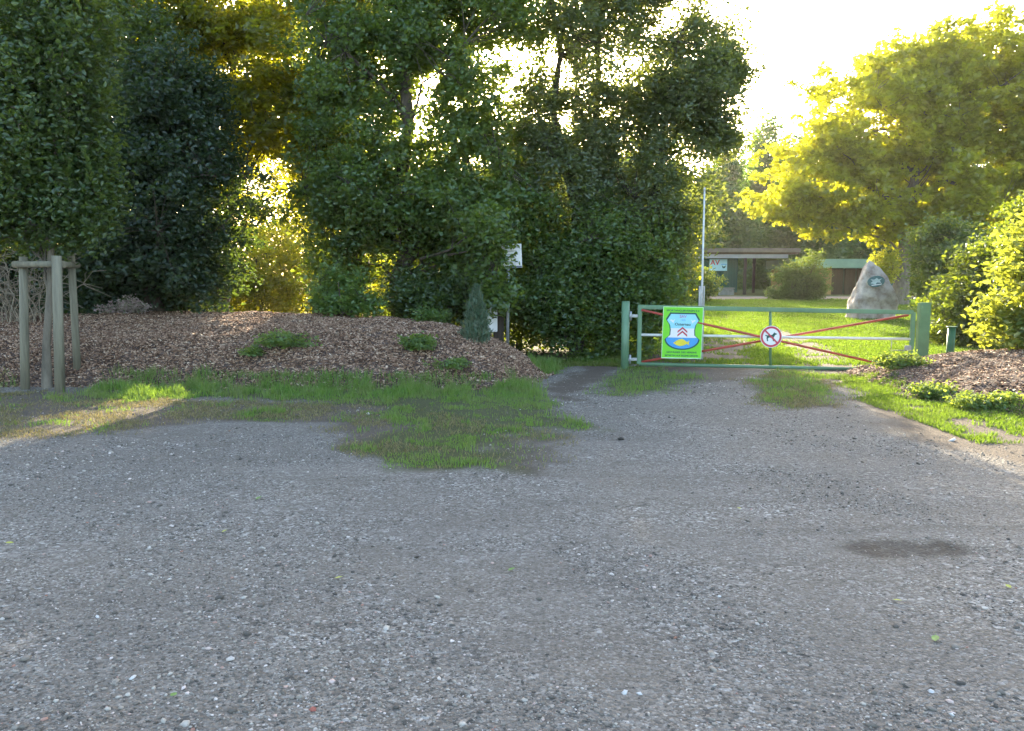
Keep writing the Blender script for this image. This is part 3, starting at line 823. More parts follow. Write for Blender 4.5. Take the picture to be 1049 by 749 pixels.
def club_sign():
    Y = GY - 0.10; s = Y / F
    c = at(699, 341, Y)
    root = empty('club_sign', (c.x, Y, c.z), 'bright green angling club sign with a shield and a yellow fish, wired to the gate', 'sign')
    root.rotation_euler = (0, R(1.2), 0)
    W, H = 20.6 * s, 26.6 * s
    m = MB(); m.box((0, 0.004, 0), (2 * W, 0.006, 2 * H), bevel=0.001); m.build('panel', LIME, root)
    for k, (a, b, cx, cz) in enumerate(((2 * W, 0.018, 0, -H + 0.009), (0.014, 2 * H - 0.036, -W + 0.007, 0), (0.014, 2 * H - 0.036, W - 0.007, 0))):
        pass
    m = MB()
    m.box((0, 0, -H + 0.008), (2 * W, 0.0032, 0.016)); m.box((0, 0, H - 0.005), (2 * W, 0.0032, 0.010))
    m.box((-W + 0.005, 0, 0.001), (0.010, 0.0032, 2 * H - 0.028)); m.box((W - 0.005, 0, 0.001), (0.010, 0.0032, 2 * H - 0.028)); m.build('border', simple_mat('sign_pale_edge', (0.62, 0.88, 0.55)), root)
    sh_ = [(a * s, b * s) for a, b in shield_outline(1.06)]
    plate('shield_outline', sh_, 0.0005, SNAVY, root)
    inn = [(a * s, b * s) for a, b in shield_outline(0.98)]
    plate('shield_field', clip_poly(inn, 4.6 * s, 99), -0.0012, CYAN, root)
    plate('shield_field', clip_poly(inn, -5.0 * s, 4.6 * s), -0.0012, SWHITE, root)
    plate('shield_field', clip_poly(inn, -99, -5.0 * s), -0.0012, SBLUE, root)
    for dz in (3.2, -0.6):
        ch = [(-5, dz - 3.4), (0, dz + 0.9), (5, dz - 3.4), (5, dz - 1.4), (0, dz + 2.9), (-5, dz - 1.4)]
        m = MB()
        m.prism([(ch[0][0] * s, ch[0][1] * s), (ch[1][0] * s, ch[1][1] * s), (ch[4][0] * s, ch[4][1] * s), (ch[5][0] * s, ch[5][1] * s)], -0.0040, -0.0026)
        m.prism([(ch[1][0] * s, ch[1][1] * s), (ch[2][0] * s, ch[2][1] * s), (ch[3][0] * s, ch[3][1] * s), (ch[4][0] * s, ch[4][1] * s)], -0.0040, -0.0026)
        m.build('chevron', SRED, root)
    # fish
    fo = [(-10 + 0, -10.5)]
    fish = [(-9.5, -10.6), (-6.5, -8.4), (-3, -6.8), (0, -6.2), (3, -7.6), (5.5, -9.4), (8.2, -7.6), (7.4, -10.4), (8.0, -12.8), (5.2, -11.4), (2, -13.0), (-2, -13.8), (-6, -12.8)]
    plate('fish', [(a * s * 0.95, b * s) for a, b in fish], -0.0026, SYEL, root)
    m = MB(); m.tube([(-6.8 * s, -0.0038, -9.8 * s), (-6.8 * s, -0.0048, -9.8 * s)], 0.006, 10); m.build('fish_eye', SNAVY, root)
    for sx in (-1, 1):          # the two small white birds
        plate('bird', [(sx * a * s, b * s) for a, b in ((8, 14), (10, 12.4), (12, 13.6), (13.2, 12.6), (11, 11), (9.6, 9.6), (9.2, 11.6))], -0.0026, SWHITE, root)
    text_part('SPORTANGLERVEREIN E.V.', 2.6 * s, 'lettering', SNAVY, root, (0, -0.0012, 22.6 * s), width=34 * s, font_bold=True)
    text_part('SAV', 4.0 * s, 'lettering', SPINK, root, (0, -0.0034, 16.6 * s), font_bold=True)
    text_part('1929', 2.6 * s, 'lettering', SBLUE, root, (0, -0.0034, 12.8 * s))
    text_part('Osternau', 3.8 * s, 'lettering', SNAVY, root, (0, -0.0034, 8.6 * s), width=16 * s, font_bold=True)
    text_part('GEWÄSSER DES VEREINS', 2.4 * s, 'lettering', SNAVY, root, (0, -0.0012, -20.2 * s), width=31 * s, font_bold=True)
    text_part('BETRETEN AUF EIGENE GEFAHR', 2.4 * s, 'lettering', SNAVY, root, (0, -0.0012, -23.6 * s), width=34 * s, font_bold=True)
    for sx in (-6, 9):
        m = MB(); m.tube([(sx * s, 0.0, H - 0.02), (sx * s, 0.05, H + 0.03), (sx * s, 0.1, H + 0.0)], 0.003, 6); m.build('wire_tie', BLACK, root)
club_sign()

def dog_sign():
    Y = GY - 0.22; s = Y / F; c = at(790, 345, Y)
    root = empty('no_dogs_sign', (c.x, Y, c.z), 'round white and red no dogs sign at the middle of the gate', 'sign')
    def disc(r, y0, y1, mat, name):
        m = MB(); m.tube([(0, y0, 0), (0, y1, 0)], r, 40); return m.build(name, mat, root)
    disc(11.3 * s, 0.0, 0.004, SWHITE, 'panel')
    n = 40; m = MB(); ro, ri = 10.7 * s, 8.6 * s
    for k in range(n):
        a0, a1 = 2 * math.pi * k / n, 2 * math.pi * (k + 1) / n
        vs = [m.bm.verts.new((r * math.cos(a), -0.0012, r * math.sin(a))) for r, a in ((ri, a0), (ro, a0), (ro, a1), (ri, a1))]
        m.bm.faces.new(vs)
    m.build('red_ring', SRED, root)
    m = MB(); m.box((0, -0.0035, 0), (18.6 * s, 0.001, 1.7 * s), rot=(0, R(45), 0)); m.build('red_bar', SRED, root)
    dog = [(-6.2, 1.0), (-5.6, 2.2), (-4.6, 1.4), (-2, 1.6), (1.2, 2.0), (2.2, 3.4), (3.0, 4.6), (3.6, 3.8), (5.6, 3.2), (5.4, 2.2), (3.8, 1.8), (3.4, 0.4), (2.6, -0.6), (3.0, -4.6), (2.0, -4.6), (1.2, -1.2), (-2.2, -0.8), (-3.4, -2.0), (-3.0, -4.6), (-4.2, -4.6), (-4.8, -1.6), (-4.4, 0.4)]
    plate('dog_symbol', [(a * s, b * s) for a, b in dog], -0.0015, SNAVY, root)
dog_sign()

# ------------------------------------------------------------------ young staked tree
def stakes():
    pts = [(25, 397, 11.45, 0.062, 263), (61, 399, 11.2, 0.070, 262), (80, 394, 12.1, 0.055, 262)]
    base = []
    root = empty('tree_support', (at(50, 398, 11.5).x, 11.5, 0), 'weathered three post timber support with crossbars around the young tree', 'tree support')
    o = Vector(root.location)
    for i, (u, v, Y, r, vt) in enumerate(pts):
        b = at(u, v, Y); t = at(u - (1, 7, 9)[i] + (0, 4, 2)[i], vt, Y)
        m = MB(); m.tube([Vector((b.x, Y, sh(b.x, Y) - 0.2)) - o, (Vector((b.x, Y, 0.9)) * 0.5 + Vector((t.x, Y, 0.9)) * 0.5) - o, t - o], [r, r * 0.95, r * 0.92], 16)
        m.build('stake', STAKE, root); base.append(t)
    z = at(25, 271, 11.45).z
    prs = [(base[0] + Vector((-0.1, -0.07, 0)), base[1] + Vector((0.06, 0.07, 0))), (base[1] + Vector((-0.03, 0.09, 0)), base[2] + Vector((0.12, -0.07, 0))), (base[0] + Vector((0, 0.1, 0)), base[2] + Vector((0.0, 0.08, 0)))]
    for a, b in prs:
        a.z = b.z = z
        m = MB(); m.tube([a - o, b - o], 0.048, 12); m.build('crossbar', STAKE, root)
stakes()
b = at(48, 398, 11.6); b.z = 0
bl = [pxb(46, 175, 11.6, 57, 75, 0.9), pxb(43, 90, 11.6, 56, 80, 0.85), pxb(55, 0, 11.6, 55, 80, 0.8), pxb(50, -80, 11.6, 40, 60, 0.6), pxb(86, 130, 11.5, 22, 60, 0.45), pxb(0, 150, 11.6, 40, 90, 0.7), pxb(22, 210, 11.6, 40, 38, 0.6), pxb(80, 205, 11.6, 32, 34, 0.6)]
plant('young_tree', 'young broadleaf tree with upright crown held by the three timber stakes', 'tree', (b.x, 11.6, sh(b.x, 11.6) - 0.08), bl, 1250, 38, 0.08, 0.62, OAKG, BARKG, 101,
      trunk_r=0.060, trunk_top=tuple(at(50, -60, 11.6)), sig=0.14, gap=0.12, gscale=0.7, limbs=40, twigs=0.3, flat=1.6, tj=0.008, shoots=(95, 0.4, 0.85, SHOOTG))

# ------------------------------------------------------------------ dark row of trees behind the mound
def T(name, label, u, Y, blobs, clusters, per, leaf, lm, seed, tr=0.16, top=0, **kw):
    b = at(u, 330, Y)
    bl = [pxb(*q[:2], Y + (q[5] if len(q) > 5 else 0), *q[2:5]) for q in blobs]
    z = sh(b.x, Y) - 0.05
    kw.setdefault('bark', BARK); bk = kw.pop('bark')
    return plant(name, label, 'tree', (b.x, Y, z), bl, clusters, per, leaf, kw.pop('W', 0.68), lm, bk, seed, trunk_r=tr, trunk_top=tuple(at(kw.pop('tu', u), top, Y)), **kw)
GRP = 'trees and shrubs behind the mulch mound'
T('broadleaf_tree', 'dark tree at the far left edge behind the young staked tree', 5, 16.5, [(0, 60, 120, 90, 1.6), (90, 30, 80, 80, 1.5), (20, 190, 110, 80, 1.5), (-60, 120, 90, 160, 1.6), (60, -70, 120, 80, 1.6)], 1800, 42, 0.105, DARKG, 1, group=GRP, gap=0.25, gscale=0.8, thin=(0.12, 5.0), top=-100)
T('broadleaf_tree', 'dense rounded blue green tree between the staked tree and the yellow gap', 160, 15.6, [(165, 200, 72, 115, 1.5), (135, 150, 60, 75, 1.2), (190, 262, 42, 60, 1.1), (120, 270, 60, 60, 1.2), (185, 140, 45, 60, 1.0)], 1750, 44, 0.092, BLUEG, 2, group=GRP, gap=0.2, gscale=0.6, sig=0.18, top=60)
T('broadleaf_tree', 'tall tree with dark upper crown left of the yellow lit gap', 222, 18.5, [(170, 10, 95, 75, 1.6), (250, 60, 72, 90, 1.5), (225, 140, 70, 60, 1.3), (285, 120, 40, 70, 1.2), (200, -90, 110, 70, 1.6), (255, 0, 70, 50, 1.3)], 1350, 36, 0.12, SEMIG, 3, group=GRP, gap=0.42, gscale=0.8, sig=0.22, thin=(0.18, 5.0), top=-120, tr=0.14, tu=246)
T('broadleaf_tree', 'slender tree with loose crown just left of the thick trunked tree', 322, 17.6, [(330, 20, 48, 60, 1.1), (325, 110, 42, 60, 1.0), (340, 180, 36, 55, 1.0), (350, -60, 60, 60, 1.2)], 850, 36, 0.115, SEMIG, 4, group=GRP, gap=0.40, gscale=0.7, sig=0.2, thin=(0.2, 4.6), top=-100, tr=0.10)
T('broadleaf_tree', 'tall alder like tree with thick trunk rising from the mound crest', 414, 16.2, [(425, 205, 92, 52, 1.5), (370, 225, 60, 60, 1.2), (470, 240, 60, 66, 1.3), (360, 130, 52, 60, 1.2), (478, 155, 50, 46, 1.2), (395, 40, 45, 55, 1.1), (445, 15, 70, 42, 1.3), (345, 50, 45, 50, 1.0), (425, -70, 110, 60, 1.5), (345, 262, 30, 40, 0.9), (500, 285, 34, 46, 0.8), (503, 236, 20, 18, 0.35, -1.9), (508, 290, 18, 26, 0.35, -1.7), (525, 215, 34, 40, 1.0), (450, 75, 50, 40, 1.0), (485, 105, 40, 40, 1.0), (500, 20, 60, 40, 1.2)], 2700, 42, 0.095, MIDG, 5, group=GRP, gap=0.34, gscale=0.65, sig=0.2, thin=(0.20, 4.4), extra=[tuple(at(508, 248, 14.3)) + (0.08, 4), tuple(at(512, 292, 14.3)) + (0.14, 12), tuple(at(496, 236, 14.5)) + (0.18, 8), tuple(at(494, 268, 14.5)) + (0.16, 8)], top=-120, tr=0.19, tu=424, bark=BARK,
  gapsz=[(at(416, 298, 16.2).x, at(416, 298, 16.2).z, 0.42, 0.55), (at(432, 92, 16.2).x, at(432, 98, 16.2).z, 0.28, 0.42), (at(497, 55, 16.2).x, at(490, 48, 16.2).z, 0.60, 0.26), (at(343, 150, 16.2).x, at(343, 150, 16.2).z, 0.18, 0.5)])
T('broadleaf_tree', 'big grey green tree with several stems leaning over the footpath beside the gate', 600, 17.2, [(640, 70, 92, 80, 1.7), (586, 192, 34, 32, 0.9), (560, 150, 30, 40, 0.9), (700, 75, 48, 55, 1.2), (590, 170, 74, 66, 1.6), (665, 190, 68, 72, 1.5), (600, 20, 80, 55, 1.5), (640, -70, 130, 70, 1.8), (560, 100, 38, 50, 1.1), (725, 58, 36, 20, 0.8), (716, 112, 34, 30, 1.0), (748, 82, 20, 10, 0.5), (728, 20, 30, 24, 0.8), (742, 140, 12, 16, 0.4), (738, 74, 26, 18, 0.6), (715, 130, 30, 34, 0.9), (682, 222, 28, 42, 1.0), (625, 240, 80, 46, 1.4)], 3500, 42, 0.092, GREYG, 6, group=GRP, gap=0.30, gscale=0.65, sig=0.2, thin=(0.24, 4.4),
  stems=[((1.4, 17.2, -0.1), tuple(at(560, -60, 17.2)), 0.12), ((1.9, 17.3, -0.1), tuple(at(620, -40, 17.4)), 0.12), ((2.2, 17.0, -0.1), tuple(at(700, 30, 17.0)), 0.10), ((1.6, 17.6, -0.1), tuple(at(590, 60, 17.8)), 0.07)], W=0.5, gapsz=[(at(536, 62, 17.2).x, at(536, 62, 17.2).z, 0.55, 0.36), (at(575, 125, 17.2).x, at(575, 125, 17.2).z, 0.3, 0.35)])
# shrubs under them
def S(name, label, u, Y, blobs, clusters, per, leaf, lm, seed, cat='bush', **kw):
    b = at(u, 330, Y); z = sh(b.x, Y) - 0.03
    bl = [pxb(*q[:2], Y + (q[5] if len(q) > 5 else 0), *q[2:5]) for q in blobs]
    ce = bl[0]
    st = [((b.x + dx, Y + dy, z), (ce[0] + dx * 4, Y + dy * 3, ce[2] + ce[5] * 0.5), 0.025) for dx, dy in ((-0.1, 0), (0.1, 0.05), (0, -0.08), (0.05, 0.1))]
    kw.setdefault('gap', 0.08)
    bk = kw.pop('bark', BARK)
    return plant(name, label, cat, (b.x, Y, z), bl, clusters, per, leaf, kw.pop('W', 0.6), lm, bk, seed, stems=kw.pop('stems', st), limbs=14, trunk_name='stems', crown_name='foliage', **kw)
S('shrub', 'green bush spreading low beside the footpath under the grey green tree', 590, 16.4, [(590, 300, 52, 52, 1.1), (640, 290, 46, 56, 1.0), (555, 290, 34, 50, 0.9), (620, 250, 60, 40, 1.0), (670, 310, 24, 34, 0.8), (555, 333, 36, 20, 0.8, 1.2), (605, 335, 44, 18, 0.8, 1.0), (655, 335, 30, 20, 0.6, 1.0)], 1500, 34, 0.085, MIDG, 7, group=GRP)
S('shrub', 'dark bush under the left end of the tree row at the mound', 110, 17.2, [(90, 290, 90, 45, 1.0), (10, 300, 70, 45, 1.0), (160, 305, 55, 36, 0.9)], 900, 30, 0.095, BLUEG, 8, group=GRP)
S('shrub', 'small bright green sapling on the mound crest left of the thick trunk', 352, 14.4, [(350, 300, 26, 22, 0.35), (372, 312, 16, 12, 0.25), (335, 312, 16, 10, 0.25)], 150, 24, 0.08, WEEDG, 9, group=GRP, sig=0.11)
S('shrub', 'low bush right of the thick trunk behind the dwarf conifer', 450, 15.4, [(452, 312, 38, 22, 0.6), (420, 300, 20, 20, 0.5), (490, 300, 30, 28, 0.6)], 360, 28, 0.09, DARKG, 10, group=GRP)
S('shrub', 'dark undergrowth bush behind the tall signpost', 530, 17.8, [(520, 300, 60, 60, 0.8), (460, 290, 60, 50, 0.8)], 500, 28, 0.10, DARKG, 11, group=GRP)
# sunlit shrubs seen through the gaps, further back
for k, (u, v, Y, ru, rv) in enumerate(((262, 280, 25, 44, 48), (205, 290, 26, 40, 44), (318, 268, 27, 40, 60), (390, 300, 25, 50, 40), (470, 285, 27, 50, 50), (262, 180, 29, 90, 75), (120, 275, 27, 60, 60))):
    S('sunlit_shrub', ['yellow backlit shrub in the widest gap behind the mound', 'backlit shrub left of the widest yellow gap', 'backlit shrub behind the slender loose tree', 'yellow backlit shrub just left of the thick trunk', 'backlit shrub right of the thick trunk', 'taller backlit shrub above the yellow gap', 'shaded shrub far behind the rounded blue green tree'][k],
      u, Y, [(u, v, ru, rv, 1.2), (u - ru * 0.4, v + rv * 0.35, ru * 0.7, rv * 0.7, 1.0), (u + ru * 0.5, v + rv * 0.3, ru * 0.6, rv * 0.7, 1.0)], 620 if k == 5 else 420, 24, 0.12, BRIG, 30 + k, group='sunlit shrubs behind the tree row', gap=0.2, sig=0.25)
# bushes right of the row
S('shrub', 'grey green bush at the right foot of the tree row near the pole', 690, 22, [(676, 262, 30, 38, 1.3), (660, 285, 38, 34, 1.2), (684, 294, 20, 20, 0.9), (670, 225, 34, 34, 1.2)], 900, 26, 0.10, GREYG, 12, group=GRP)
S('shrub', 'yellowish leafy bush between the tree row and the pole', 700, 26, [(683, 250, 20, 24, 0.9), (686, 275, 18, 24, 0.9)], 260, 24, 0.12, BRIG, 13, group=GRP)
S('round_bush', 'dark round bush left of the pole foot', 715, 38, [(712, 293, 20, 17, 0.9), (700, 298, 20, 14, 0.9)], 260, 26, 0.13, DARKG, 14)
S('round_bush', 'large round bush on the lawn before the sheds', 818, 40, [(818, 290, 23, 21, 1.1), (806, 296, 15, 14, 0.9), (830, 296, 14, 14, 0.9)], 520, 28, 0.13, OAKG, 15, gap=0.0, sig=0.17)

# ------------------------------------------------------------------ big yellow lit tree
b = gpt(919, 312)
KY = b[1]
kb = [(912, 120, 72, 60, 3.0), (985, 100, 80, 62, 3.0), (850, 185, 58, 40, 2.4), (925, 185, 70, 44, 2.6), (1010, 170, 60, 50, 2.4), (925, 76, 46, 34, 1.8), (1000, 64, 56, 30, 2.0), (1060, 104, 60, 60, 2.4), (803, 206, 34, 26, 1.6), (830, 222, 34, 20, 1.4), (850, 156, 32, 28, 1.6), (880, 222, 50, 20, 1.6), (1070, 170, 50, 50, 2.0)]
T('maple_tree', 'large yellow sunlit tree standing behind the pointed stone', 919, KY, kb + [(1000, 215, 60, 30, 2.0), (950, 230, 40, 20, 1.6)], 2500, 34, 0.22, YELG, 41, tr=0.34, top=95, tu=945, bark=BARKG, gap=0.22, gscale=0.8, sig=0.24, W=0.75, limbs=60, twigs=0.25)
S('shrub', 'small yellow lit shrub between the stone and the tree trunk', 908, KY - 1, [(908, 272, 12, 13, 0.5), (902, 280, 8, 10, 0.4)], 130, 20, 0.12, YELG, 42, sig=0.16)
# hedge and bushes on the right
GR2 = 'bushes along the right edge'
S('hedge_bush', 'dark green bush right of the tree trunk behind the gate post', 962, 26, [(962, 287, 22, 30, 1.2), (982, 270, 26, 42, 1.6), (960, 250, 20, 24, 1.2)], 620, 26, 0.12, DARKG, 43, group=GR2)
S('hedge_bush', 'green leafy bush above the short green bollard', 1000, 19, [(1000, 308, 28, 38, 1.2), (988, 334, 26, 26, 0.9), (1040, 280, 32, 44, 1.2), (1014, 268, 20, 24, 0.9)], 800, 30, 0.11, DARKG, 44, group=GR2)
S('hedge_bush', 'tall bush at the upper right frame edge behind the bright bush', 1060, 16.5, [(1085, 262, 38, 70, 1.3), (1068, 225, 18, 26, 0.8), (1066, 320, 26, 40, 1.0)], 700, 28, 0.11, DARKG, 45, group=GR2)
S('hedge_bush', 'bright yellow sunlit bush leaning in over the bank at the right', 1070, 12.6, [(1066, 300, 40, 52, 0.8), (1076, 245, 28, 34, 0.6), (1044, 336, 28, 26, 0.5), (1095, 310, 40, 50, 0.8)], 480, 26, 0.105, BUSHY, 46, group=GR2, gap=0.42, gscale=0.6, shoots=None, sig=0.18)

# ------------------------------------------------------------------ far forest
rngf = random.Random(4)
LBF = ['narrow hazy tree at the left end of the far wood', 'pointed far tree beside the open sky', 'tallest pointed tree of the far wood', 'far tree rising over the carport roof', 'far tree left of the green fascia shed', 'far tree behind the green fascia shed', 'far tree behind the maple trunk', 'far tree right of the maple trunk', 'far tree behind the leafy bush', 'far tree at the right edge of the wood', 'far tree glimpsed behind the leaning grey green tree', 'far tree glimpsed through the stems of the leaning tree', 'far tree glimpsed just right of the signpost', 'far tree glimpsed just left of the signpost']
for k, (u, vt, Y) in enumerate(((690, 175, 70), (738, 152, 66), (783, 130, 72), (815, 155, 68), (850, 150, 74), (890, 150, 70), (930, 155, 76), (975, 150, 70), (1020, 140, 74), (1070, 140, 70), (655, 150, 72), (612, 160, 68), (568, 150, 74), (520, 165, 70))):
    ztop = at(u, vt, Y).z; x0 = at(u, 300, Y).x; w = (2.6 if u > 680 else 3.6) + rngf.random()
    bl = [(x0 + rngf.uniform(-0.5, 0.5), Y + rngf.uniform(-0.6, 0.6), ztop * f, w * g, w * g, ztop * 0.17) for f, g in ((0.20, 0.95), (0.38, 1.0), (0.55, 0.9), (0.72, 0.7), (0.86, 0.42), (0.95, 0.2))]
    plant('forest_tree', LBF[k], 'tree', (x0, Y, 0.5), bl, 950, 20, 0.30, 0.7, FARG, BARKP, 60 + k, trunk_r=0.16, trunk_top=(x0 + 0.4, Y, ztop * 0.9), sig=0.55, gap=0.1, gscale=2.0, limbs=12, twigs=0.0, group='trees of the far wood')
rb = np.random.default_rng(77)
# the wood's dense back rows read as one mass
Cs = []
for X0 in np.arange(-14, 75, 1.3):
    Y = rb.uniform(80, 92); h = rb.uniform(10.5, 13.5)
    Cs.append(sample_blobs([(X0, Y, h * 0.5, 2.2, 2.2, h * 0.5), (X0, Y, h * 0.2, 2.4, 2.4, h * 0.3)], 260, rb, shell=1, gap=0.0, gscale=2))
Cs = np.concatenate(Cs); Cs = np.repeat(Cs, 6, 0) + rb.normal(size=(len(Cs) * 6, 3)) * 0.5
Cs = Cs[Cs[:, 2] > 0.3]
V, Fc = leaf_cloud(Cs, rb.uniform(0.35, 0.7, len(Cs)), 0.75, rb)
tag(mesh_np('far_wood', V, [Fc], FARG), 'dense far wood closing the view behind the sheds', kind='stuff')

# ------------------------------------------------------------------ evening haze
def haze():
    m, nt = new_mat('haze'); n = N(nt)
    pv = n('VolumePrincipled'); pv.inputs['Density'].default_value = HAZE
    pv.inputs['Color'].default_value = (0.95, 0.93, 0.86, 1); pv.inputs['Anisotropy'].default_value = 0.55
    o = n('OutputMaterial'); n.link(pv.outputs[0], o.inputs['Volume'])
    b = MB(); b.box((0, 45, 12), (1790, 900, 26)); h = b.build('haze', m); h.location = (0, 0, 0)
    h.scale = (0.12, 0.16, 1); h.location = (10, 45, 0)
    tag(h, 'thin warm evening haze over the place', kind='stuff')
HAZE = 0.0003
haze()

# ------------------------------------------------------------------ standing stone
def stone():
    bx, by = gpt(899, 326)
    s = by / F
    root = empty('memorial_stone', (bx, by, sh(bx, by)), 'tall pointed grey standing stone with an oval dark plaque on the lawn', 'standing stone')
    STN = simple_mat('rough_grey_stone', (0.50, 0.45, 0.40), 0.9, var=0.45, scale=3.0, bump=1.0, dirt=(0.26, 0.20, 0.16))
    bm = bmesh.new(); bmesh.ops.create_icosphere(bm, subdivisions=5, radius=1)
    # silhouette half widths at heights (photo pixels above the base)
    prof = [(-6, -30, 15), (0, -31, 16), (12, -29, 16), (20, -26.5, 15.5), (28, -24, 13.5), (36, -22, 10.5), (43, -19.5, 6.5), (50, -17, 0.5), (54, -15.5, -4), (57, -14.5, -7), (59, -13, -10)]
    hz = [p[0] for p in prof]; xl = [p[1] for p in prof]; xr = [p[2] for p in prof]
    for v in bm.verts:
        t = (v.co.z + 1) / 2
        hgt = -6 + 65 * t
        rr = math.sqrt(max(1e-6, v.co.x ** 2 + v.co.y ** 2)); ca, sa = v.co.x / rr, v.co.y / rr
        # squarish section, full width almost everywhere
        fill = min(1, rr * 1.9) if t < 0.5 else min(1, rr * 1.6)
        a, b_ = np.interp(hgt, hz, xl), np.interp(hgt, hz, xr)
        cx, hw = (a + b_) / 2, (b_ - a) / 2
        k = 1 / max(abs(ca), abs(sa), 0.7) ** 0.55
        nz = 0.08 * math.sin(7 * ca + hgt * 0.11) + 0.07 * math.sin(hgt * 0.23 + 5 * sa) + 0.05 * math.sin(11 * sa - hgt * 0.31)
        nz += 0.10 * (float(vnoise(ca * 3 + 7, hgt * 0.09 + sa, 1.0, 5)) - 0.5) + 0.10 * (float(vnoise(ca * 9 + sa * 5, hgt * 0.25, 1.0, 6)) - 0.5); x = cx + ca * hw * fill * min(k, 1.15) * (1 + nz * 0.5); y = sa * max(hw * 0.62, 2) * fill * k * (1 + nz)
        v.co = Vector((x * s, y * s, hgt * s))
    for f in bm.faces: f.smooth = True
    me = bpy.data.meshes.new('boulder'); bm.to_mesh(me); bm.free(); me.materials.append(STN)
    o = bpy.data.objects.new('boulder', me); col.objects.link(o); o.parent = root
    # oval plaque following the leaning face
    m = MB(); m.tube([(0, 0.0, 0), (0, 0.04, 0)], 1.0, 28)
    for v in m.bm.verts: v.co.x *= 8.6 * s; v.co.z *= 5.6 * s
    pl = m.build('plaque', simple_mat('plaque_dark_teal', (0.10, 0.20, 0.20), 0.4), root)
    pl.location = (-10.0 * s, -0.52, 37.5 * s); pl.rotation_euler = (R(-12), R(-8), 0)
    plate('plaque_emblem', [(a * s, b * s) for a, b in ((-6, -1.2), (-3.5, 0.6), (-5.4, 2.8), (-1.5, 2.0), (1, 3.4), (2.6, 1.6), (6, 2.2), (3.5, 0.2), (4.5, -2.2), (0.5, -1.2), (-1.5, -3))], -0.004, simple_mat('plaque_pale', (0.55, 0.68, 0.66)), pl)
    plate('plaque_emblem', [(a * s, b * s) for a, b in ((-5.8, -3.0), (5.0, -3.0), (4.4, -3.9), (-5, -3.9))], -0.004, SWHITE, pl)
stone()

